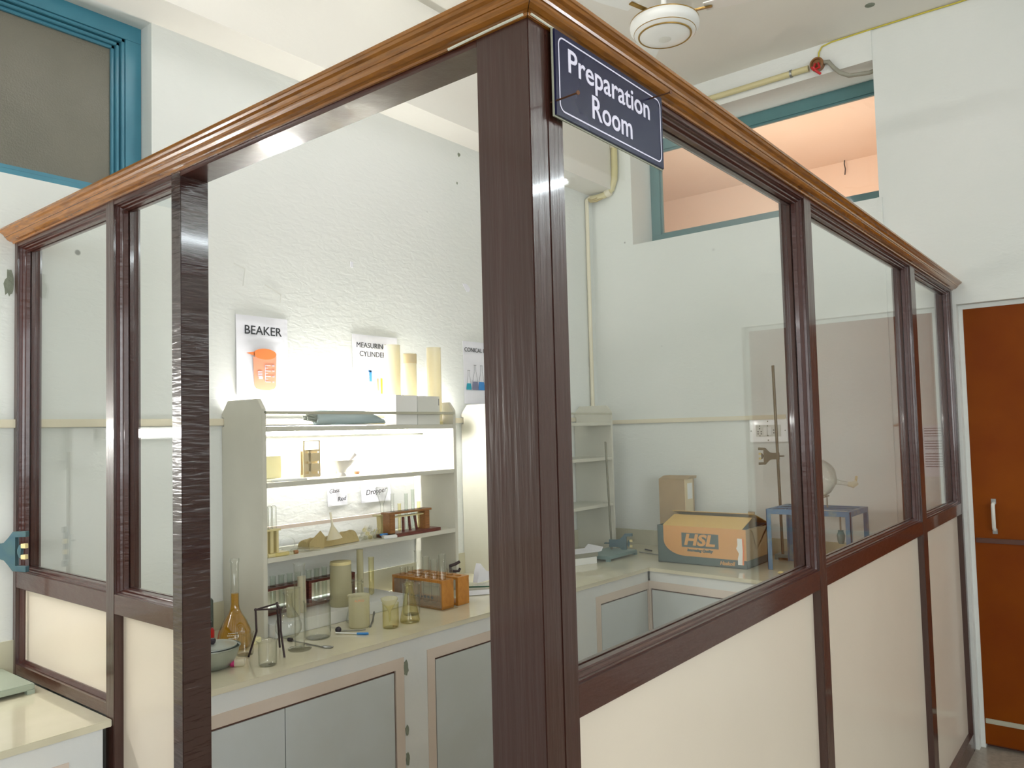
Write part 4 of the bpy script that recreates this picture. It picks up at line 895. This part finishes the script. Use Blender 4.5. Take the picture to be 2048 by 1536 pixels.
# loose tubes lying
def lying(r, L, mat, p, az, label, group, tilt=0.0):
    return ttube(r, L, mat, p[0], p[1], p[2], label, group, (0, radians(90) + tilt, radians(az)))
lying(.0065, .11, 'glass', (.845, 1.815, S3 + .0078), -35, 'clear glass tube lying across the front of the middle shelf', 'tubes lying left of the packet')
lying(.0065, .12, 'glass', (.83, 1.85, S3 + .0078), -28, 'clear glass tube lying across the front of the middle shelf', 'tubes lying left of the packet')
lying(.006, .10, 'glass', (.84, 1.89, S3 + .0072), -20, 'clear glass tube lying across the front of the middle shelf', 'tubes lying left of the packet')
k = 0
for row, (z_, cnt) in enumerate(((.0088, 5), (.0245, 4), (.040, 2))):
    for i in range(cnt):
        lying(.0078, .12, 'glassy' if (i + row) % 3 == 2 else 'glass', (1.285 + i * .0225 + row * .011, 1.925 - .004 * i, S3 + z_ + .0002), 226, 'test tube with its open end to the front in the pile right of the packet', 'pile of lying tubes'); k += 1
cb = empty('slide_box', (1.318, 1.795, S3), 'small white box with a blue edge in front of the brown rack', 'box', rz=radians(-25))
box('tray', -.028, .03, -.025, .02, 0, .014, M['white'], cb, bevel=.003); box('blue_edge', -.034, .0, .010, .024, .010, .018, M['bluep'], cb, bevel=.002)
# upper shelf (1.388)
S2 = 1.3885
tr2 = box('tray', -.07, .07, -.05, .045, 0, .008, M['white'], bevel=.002); put(tr2, .845, 1.845, S2, (0, 0, radians(-12)), 'flat white tray at the left end of the upper shelf', 'tray')
yb_ = box('plastic_block', 0, .07, 0, .045, 0, .085, M['yblock'], bevel=.002); put(yb_, .79, 1.885, S2 + .0085, None, 'pale yellow block at the left end of the upper shelf', 'block')
bk = empty('slotted_bracket', (.898, 1.80, S2 + .0085), 'tan slotted bracket with an open square top on the upper shelf', 'bracket', rz=radians(-8))
W_ = .072
boxes('slotted_plate', [(0, W_, 0, .004, 0, .012), (0, .006, 0, .004, .012, .105), (W_ - .006, W_, 0, .004, .012, .14), (0, .006, 0, .004, .105, .14), (.022, .032, 0, .004, .012, .105), (.006, W_ - .006, 0, .004, .022, .052), (.006, W_ - .006, 0, .004, .060, .092), (.006, W_ - .006, 0, .004, .098, .105), (0, W_, 0, .004, .136, .14)], M['tan'], bk)
boxes('back_plate', [(.0, W_, .02, .024, 0, .10)], M['tan'], bk); boxes('spacer', [(0, .01, .004, .02, 0, .01), (W_ - .01, W_, .004, .02, 0, .01)], M['tan'], bk)
mo = empty('mortar', (1.125, 1.86, S2), 'white ceramic mortar dish with a spout on the upper shelf', 'mortar')
lathe('bowl', vessel([(.022, 0), (.021, .006), (.016, .014), (.022, .028), (.042, .045), (.055, .062), (.056, .064)], .004), M['ceramic'], mo, n=40, spout=(3.9, .064, .035, .05))
pe_ = tube('pestle', [(-.004, .0, .014), (.022, -.004, .045), (.052, -.012, .078), (.062, -.014, .088)], [.011, .007, .008, .009], M['ceramic'], n=16); put(pe_, 1.125, 1.86, S2, None, 'white pestle leaning in the mortar dish', 'pestle')
nb = box('printed_card', 0, .06, 0, .004, 0, .055, M['tan']); put(nb, 1.20, 1.99, S2 + .0, (radians(-4), 0, 0), 'faded tan card at the back of the upper shelf', 'card')
put(lathe('rubber_stopper', [(0, 0), (.010, 0), (.012, .012), (0, .012)], M['rackmid'], n=16), 1.24, 1.90, S2, None, 'small brown stopper on the upper shelf right of the mortar', 'stopper')
# top shelf (1.592)
S1 = 1.5925
rl = empty('rolled_sheet', (1.0, 1.86, S1 + .033), 'rolled blue-grey vinyl sheet lying on the top shelf', 'roll', rz=radians(-12))
bm = bmesh.new(); n = 40; turns = 3.2; inner = []; outer = []
for k in range(n * 3 + 1):
    a = 2 * pi * turns * k / (n * 3); r = .010 + .022 * k / (n * 3)
    inner.append(bm.verts.new((0, r * cos(a) * 1.0, r * sin(a)))); outer.append(bm.verts.new((.27 - .045 * sin(a), r * cos(a), r * sin(a) * (.9))))
for k in range(n * 3): bm.faces.new((inner[k], inner[k + 1], outer[k + 1], outer[k]))
o = finish('outer_sheet', bm, M['rollgrey'], rl, True); md = o.modifiers.new('thickness', 'SOLIDIFY'); md.thickness = .0012
bm = bmesh.new()
for k in range(7): a = k * .9; tube_bm(bm, [(-.045 + .006 * (k % 3), .017 * cos(a), .006 + .014 * sin(a)), (-.01, .012 * cos(a), .010 * sin(a)), (.04, .01 * cos(a), .008 * sin(a))], [.003, .007, .008], 6)
finish('crumpled_core', bm, M['rollcore'], rl, True)
for i, (cx_, r, h, m_, d_) in enumerate(((1.443, .037, .355, 'plasticc', 'tallest cream plastic cylinder on the top shelf, at the left of three'), (1.558, .032, .325, 'plasticc', 'middle cream plastic cylinder on the top shelf with a brownish rim'), (1.662, .034, .355, 'plasticc', 'right cream plastic cylinder on the top shelf with a dark base rim'))):
    o = lathe('plastic_cylinder', vessel([(r, 0), (r, .003), (r * .97, h - .004), (r * .99, h)], .002), M[m_], n=36); put(o, cx_, 1.872 + (.02, .03, -.022)[i], S1, None, d_, 'plastic cylinder')
    if i == 1: lathe('rim_band', [(r * .975 + .0006, h - .045), (r * .975 + .0012, h - .045), (r * .985 + .0012, h - .003), (r * .985 + .0006, h - .003)], M['tan'], o, n=36)
    if i == 2: lathe('base_rim', [(r * .5, -.0), (r + .003, 0), (r + .003, .012), (r + .0004, .014)], M['rackyel'], o, n=36)
bxw = empty('white_carton', (1.36, 1.782, S1), 'white carton standing on the top shelf in front of the cylinders', 'box')
box('left_half', 0, .125, .0, .05, 0, .128, M['white'], bxw, bevel=.001); box('right_half', .127, .265, .0, .05, 0, .126, M['handle'], bxw, bevel=.001); box('slot', .258, .2605, -.0006, .0, .085, .115, M['ink'], bxw)

# right end of the worktop by the corner post
gp = box('glass_plate', 0, .30, 0, .10, 0, .006, M['glass'], bevel=.001); put(gp, 1.657, 1.678, .8675, (0, 0, radians(-50)), 'thick glass plate with a green edge lying on the closed book', 'glass plate')
M['greenedge'] = pm('green_glass_edge', rgb(44, 84, 66), .15); box('plate_edge', 0, .30, -.0008, 0, 0, .0058, M['greenedge'], gp)
bo = empty('book', (1.60, 1.66, BZ), 'grey-covered book lying flat behind the light wooden racks', 'book', rz=radians(-38))
box('cover', 0, .13, 0, .09, .0, .027, M['grey'], bo, bevel=.001); box('pages', .002, .131, -.001, .088, .003, .024, M['paper'], bo)
bp_ = prism('crumpled_paper', [(0, 0), (.16, 0), (.12, .03), (.06, .045), (.025, .085), (.012, .05)], 'y', 0, .03, M['paper'], bevel=.002); put(bp_, 1.74, 1.68, .874, None, 'crumpled white paper on the glass plate beside the corner post', 'paper')
cl2 = empty('small_clamp', (1.66, 1.77, BZ), 'small black clamp standing at the right end of the shelf unit', 'clamp')
tube('stem', [(0, 0, 0), (0, 0, .12)], .006, M['iron'], cl2); tube('upper_jaw', [(-.005, 0, .115), (.02, -.01, .12), (.04, -.02, .13)], .007, M['iron'], cl2); tube('lower_jaw', [(-.005, 0, .10), (.012, -.008, .09), (.035, -.018, .088), (.042, -.02, .10)], .006, M['iron'], cl2)
# ------------------------------------------------------------------ bench under the high window
hb = empty('hsl_carton', (2.835, .872, BZ), '', ''); hb.name = 'printed_carton'
tag(hb, 'long orange and grey-blue cardboard carton with open flaps printed HSL', 'carton')
LX, LY, LH = .34, .49, .195    # depth away from the room, length, height
boxes('carton_body', [(0, .003, 0, LY, 0, LH), (LX - .003, LX, 0, LY, 0, LH), (0, LX, 0, .003, 0, LH), (0, LX, LY - .003, LY, 0, LH), (0, LX, 0, LY, 0, .004)], M['boxblue'], hb)
def fmx(name, polys, mat, x=-.0008):   # polys in (distance from left end, height) on the front face
    bm = bmesh.new()
    for pts in polys:
        A = [bm.verts.new((x, LY - a, b)) for a, b in pts]; B = [bm.verts.new((x + .0006, LY - a, b)) for a, b in pts]; bm.faces.new(A)
        for i in range(len(pts)): bm.faces.new((A[i], A[(i + 1) % len(pts)], B[(i + 1) % len(pts)], B[i]))
    return finish(name, bm, mat, hb)
curve = [(.035 + .125 * (1 - cos(t)) , .12 - .078 * sin(t)) for t in [pi / 2 * k / 10 for k in range(11)]]
fmx('orange_print', [[(.035, LH)] + curve + [(LY, .042), (LY, LH)]], M['orange'])
fmx('logo_panel', [[(.140, .162), (.345, .162), (.345, .088), (.140, .088)]], M['boxblue'], -.0012)
hsm = lambda u, z: Matrix(((0, 0, -1, -.0014), (-1, -.0, 0, LY - u), (0, 1, 0, z), (0, 0, 0, 1))) @ Matrix(((1, .25, 0, 0), (0, 1, 0, 0), (0, 0, 1, 0), (0, 0, 0, 1)))
text('lettering', 'HSL', .078, M['orange'], hsm(.242, .125) @ wide(1.3), hb, bold=.003)
text('lettering', 'Innovating Quality', .019, M['boxblue'], hsm(.242, .074), hb, bold=.0012)
text('lettering', 'Haskoll', .026, M['orange'], hsm(.39, .021), hb, bold=.001)
# torn label strip at the front right corner
fmx('torn_label', [[(LY - .045, .15), (LY - .018, .15), (LY - .018, .115), (LY - .012, .09), (LY - .018, .06), (LY - .016, .02), (LY - .045, .02), (LY - .045, .05), (LY - .038, .075), (LY - .052, .10), (LY - .045, .115)]], M['white'], -.0016)
fmx('torn_label_edge', [[(LY - .020, .15), (LY - .012, .15), (LY - .010, .09), (LY - .014, .02), (LY - .022, .02), (LY - .018, .09)]], M['orangeb'], -.0020)
# end face print and flaps
bm = bmesh.new(); addbox(bm, .0, LX, -.0012, -.0002, .04, LH); finish('end_print', bm, M['card'], hb)
prism('open_flap', [(.0, LH), (.14, LH + .045), (.142, LH + .043), (.003, LH - .002)], 'y', .02, LY - .03, M['cardyel'], hb)
prism('open_flap', [(LX - .003, LH - .002), (LX - .20, LH + .062), (LX - .20, LH + .065), (LX, LH)], 'y', .01, LY - .02, M['cardyel'], hb)
prism('open_flap', [(.05, LH - .005), (.30, LH - .005), (.28, LH + .01), (.25, LH - .09), (.12, LH - .11), (.08, LH - .02)], 'y', -.006, -.003, M['card'], hb, bevel=.0005)
bkb = empty('carton', (3.175, 1.33, BZ), 'small brown cardboard carton standing behind the long printed carton', 'carton')
boxes('carton_body', [(0, .12, 0.035, .20, 0, .415)], M['card'], bkb, bevel=.001)
boxes('tape_strip', [(-.001, .0, .03, .036, 0, .415), (-.001, .10, .034, .035, 0, .415)], M['tan'], bkb)
prism('torn_flap', [(.0, .415), (.06, .43), (.125, .43), (.12, .415)], 'y', .02, .20, M['card'], bkb); box('label', .03, .09, .0332, .034, .30, .39, M['white'], bkb)
rk = lathe('cardboard_roll', [(.016, 0), (.018, 0), (.018, .10), (.016, .10)], M['card'], n=24); put(rk, 3.06, .93, BZ + .16, None, 'short brown cardboard roll standing in the printed carton', 'roll')
# blue welded frame
bf_ = empty('blue_frame_stand', (2.885, .385, BZ), 'worn blue welded metal frame stand', 'stand')
FX, FY, FH = .30, .40, .298; e = .024
for (a, b) in ((0, 0), (FX - e, 0), (0, FY - e), (FX - e, FY - e)):
    bm = bmesh.new(); addbox(bm, a, a + e, b + (e - .004 if b else 0), b + (e if b else .004), .001, FH - e, .001); addbox(bm, a, a + .004, b, b + e, .001, FH - e, .001) if a == 0 else addbox(bm, a + e - .004, a + e, b, b + e, .001, FH - e, .001)
    finish('leg', bm, M['bluepaint'], bf_)
for nm, q in (('front_bar', (0, .004, 0, FY, FH - e, FH)), ('back_bar', (FX - .004, FX, 0, FY, FH - e, FH)), ('side_bar', (0, FX, 0, .004, FH - e, FH)), ('side_bar', (0, FX, FY - .004, FY, FH - e, FH))): box(nm, *q, M['bluepaint'], bf_, bevel=.001)
boxes('top_flange', [(.004, e, .004, FY - .004, FH - .004, FH), (FX - e, FX - .004, .004, FY - .004, FH - .004, FH), (e, FX - e, .004, e, FH - .004, FH), (e, FX - e, FY - e, FY - .004, FH - .004, FH)], M['bluepaint'], bf_)
boxes('cross_strap', [(.09, .118, .004, FY - .004, FH - .003, FH + .001), (.19, .215, .004, FY - .004, FH - .003, FH + .001)], M['bluepaint'], bf_)
# glass globe on a bracket over the frame
gx, gy, gz = 3.02, .575, 1.285
br_ = empty('globe_bracket', (gx, gy, BZ + FH + .001), 'thin metal bracket holding the glass globe above the blue frame', 'bracket')
tube('hoop', [(-.035, -.035, 0), (-.035, -.035, .055), (-.03, -.045, .058), (.03, -.045, .058), (.035, -.035, .055), (.035, -.035, 0)], .004, M['grey'], br_)
tube('hoop', [(-.035, .035, 0), (-.035, .035, .055), (.035, .035, .055), (.035, .035, 0)], .004, M['grey'], br_)
gl = empty('globe_flask', (gx, gy, gz), 'large clear glass globe with its neck pointing right, above the blue frame', 'flask')
bm = bmesh.new(); n_ = 20; R0 = .095; pr = [(0, -R0)] + [(R0 * sin(pi * k / n_), -R0 * cos(pi * k / n_)) for k in range(1, n_ - 3)] + [(.014, R0 * .99), (.011, R0 + .02), (.010, R0 + .06)]
lathe_bm(bm, pr + [(r - .002 if r > .003 else 0, z + (.002 if z < 0 else 0)) for r, z in pr[::-1]], 44); bmesh.ops.rotate(bm, matrix=Matrix.Rotation(radians(100), 3, 'X'), verts=bm.verts[:])
finish('globe', bm, M['glass'], gl, True)
tube('stopper', [(0, -.148, -.026), (0, -.17, -.03), (.01, -.185, -.018)], [.012, .016, .013], M['plasticc'], gl); tube('stopper_tip', [(.01, -.18, -.018), (.012, -.185, .012)], .006, M['tan'], gl)
# bowl and bits beneath the frame
o = lathe('glass_bowl', vessel([(.05, 0), (.075, .012), (.10, .035), (.112, .058), (.114, .06)], .002), M['glassy'], n=44); put(o, 3.06, .60, BZ, None, 'wide shallow yellowed glass bowl beneath the blue frame', 'bowl')
o = lathe('small_cup', vessel([(.012, 0), (.016, .01), (.02, .04), (.012, .06), (.014, .065)], .002), M['teastand'], n=20); put(o, 3.10, .495, BZ + .12, None, 'small grey valve hanging under the blue frame', 'valve')
tube('valve_stem', [(0, 0, .06), (0, 0, .155)], .004, M['grey'], o)
for i, (xx, yy, s_) in enumerate(((2.80, .69, .014), (2.82, .66, .011), (2.79, .645, .010))):
    bm = bmesh.new(); bmesh.ops.create_icosphere(bm, subdivisions=2, radius=s_); rg = random.Random(i)
    for v in bm.verts: v.co *= rg.uniform(.8, 1.15); v.co.z *= .55
    o = finish('cork_piece', bm, M['cork'], None, True); put(o, xx, yy, BZ + s_ * .55, None, 'pale broken bit of cork on the worktop in front of the blue frame', 'cork', 'broken cork bits in front of the frame')
# clamp stands
def clamp(parent, z, d, mat, s=1.0):
    """lab clamp: boss on the rod, forked jaw pointing along d"""
    d = Vector(d).normalized(); up = Vector((0, 0, 1)); sd = d.cross(up); o = Vector((0, 0, z))
    def pr(pts, th, name, m_):
        bm = bmesh.new(); A = [bm.verts.new(o + d * a * s + up * b * s + sd * th) for a, b in pts]; B = [bm.verts.new(o + d * a * s + up * b * s - sd * th) for a, b in pts]
        bm.faces.new(A); bm.faces.new(B[::-1]); n = len(pts)
        for i in range(n): bm.faces.new((A[i], A[(i + 1) % n], B[(i + 1) % n], B[i]))
        bmesh.ops.bevel(bm, geom=bm.edges[:], offset=.001, segments=1, affect='EDGES', clamp_overlap=True); return finish(name, bm, m_, parent)
    arc = lambda cx_, cz_, r, a0, a1, n=8: [(cx_ + r * cos(a0 + (a1 - a0) * k / n), cz_ + r * sin(a0 + (a1 - a0) * k / n)) for k in range(n + 1)]
    outl = [(-.012, .020), (.030, .018), (.045, .022), (.058, .034), (.070, .050), (.108, .052), (.110, .052), (.110, .037), (.078, .037), (.078, -.037), (.110, -.037), (.110, -.052), (.070, -.050), (.058, -.034), (.045, -.022), (.030, -.018), (-.012, -.020)]
    pr(outl, .007, 'clamp_body', mat)
    pr([(.082, .004), (.088, .016), (.098, .018), (.098, .010), (.094, .010), (.092, -.010), (.098, -.010), (.098, -.018), (.088, -.016), (.082, -.004)], .005, 'inner_jaw', mat)
    for q in (.014, -.014): pr([(.094, q + .0055), (.108, q + .006), (.1085, q - .006), (.094, q - .0055)], .006, 'cork_pad', M['cork'])
    tube('clamp_screw', [o - d * .012 * s, o - d * .035 * s], .004, mat, parent); tube('clamp_knob', [o - d * .035 * s + sd * .012, o - d * .035 * s - sd * .012], .003, mat, parent)
def footbase(parent, x0, x1, y0, y1, mat, z=0):
    bm = bmesh.new(); addbox(bm, x0, x1, y0, y1, z + .010, z + .028, .003)
    for a in (x0, x1 - .02):
        for b in (y0, y1 - .02): addbox(bm, a, a + .02, b, b + .02, z, z + .012)
    return finish('foot_plate', bm, mat, parent)
cs = empty('clamp_stand', (-.075, 1.99, .85), 'grey-green clamp stand cut off by the left edge of the picture', 'clamp stand')
footbase(cs, -.27, .042, -.215, .03, M['enamelgrey']); tube('rod', [(0, 0, .02), (0, 0, .672)], .006, M['rod'], cs)
clamp(cs, .386, (.45, -.89, 0), M['clamp'], 1.15)
cs = empty('clamp_stand', (2.925, 1.708, BZ), 'blue-grey clamp stand in the room corner with its clamp low on the rod', 'clamp stand')
footbase(cs, -.24, .06, -.13, .06, M['teastand']); tube('rod', [(0, 0, .02), (-.0, .02, .64)], .006, M['rod'], cs); clamp(cs, .062, (.35, -.93, 0), M['clamp'], 1.1)
cs = empty('clamp_stand', (3.215, .80, BZ), 'taller clamp stand rising behind the blue frame, in front of the switch plate', 'clamp stand')
footbase(cs, -.02, .10, -.06, .068, M['teastand']); tube('rod', [(0, .03, .02), (.0, .042, 1.03)], .0075, M['rod'], cs)
ce_ = empty('tmp', (0, .038, 0), '', ''); ce_.name = 'clamp'; del ce_['label']; del ce_['category']; ce_.parent = cs; clamp(ce_, .545, (-.1, 1, 0), M['rod'], .9)
# papers left on the corner of the worktop
b1 = empty('paper_stack', (2.44, 1.69, BZ), 'folded white papers and a flat box seen low beside the corner post', 'papers', rz=radians(-22))
box('flat_box', 0, .20, 0, .14, 0, .035, M['white'], b1, bevel=.001); box('folded_sheet', .01, .21, .0, .15, .036, .06, M['grey'], b1, bevel=.002); prism('loose_sheet', [(0, .062), (.21, .064), (.235, .085), (.225, .064), (.21, .0615), (0, .0605)], 'y', -.01, .13, M['paper'], b1)
tag(tube('rod', [(3.05, 1.60, BZ + .004), (3.0, 1.42, BZ + .004)], .003, M['metal'], n=8), 'thin metal rod lying on the worktop left of the printed carton', 'rod')
tag(tube('rod', [(3.15, 1.62, BZ + .004), (3.12, 1.56, BZ + .004)], .004, M['iron'], n=8), 'short dark rod lying near the room corner', 'rod')
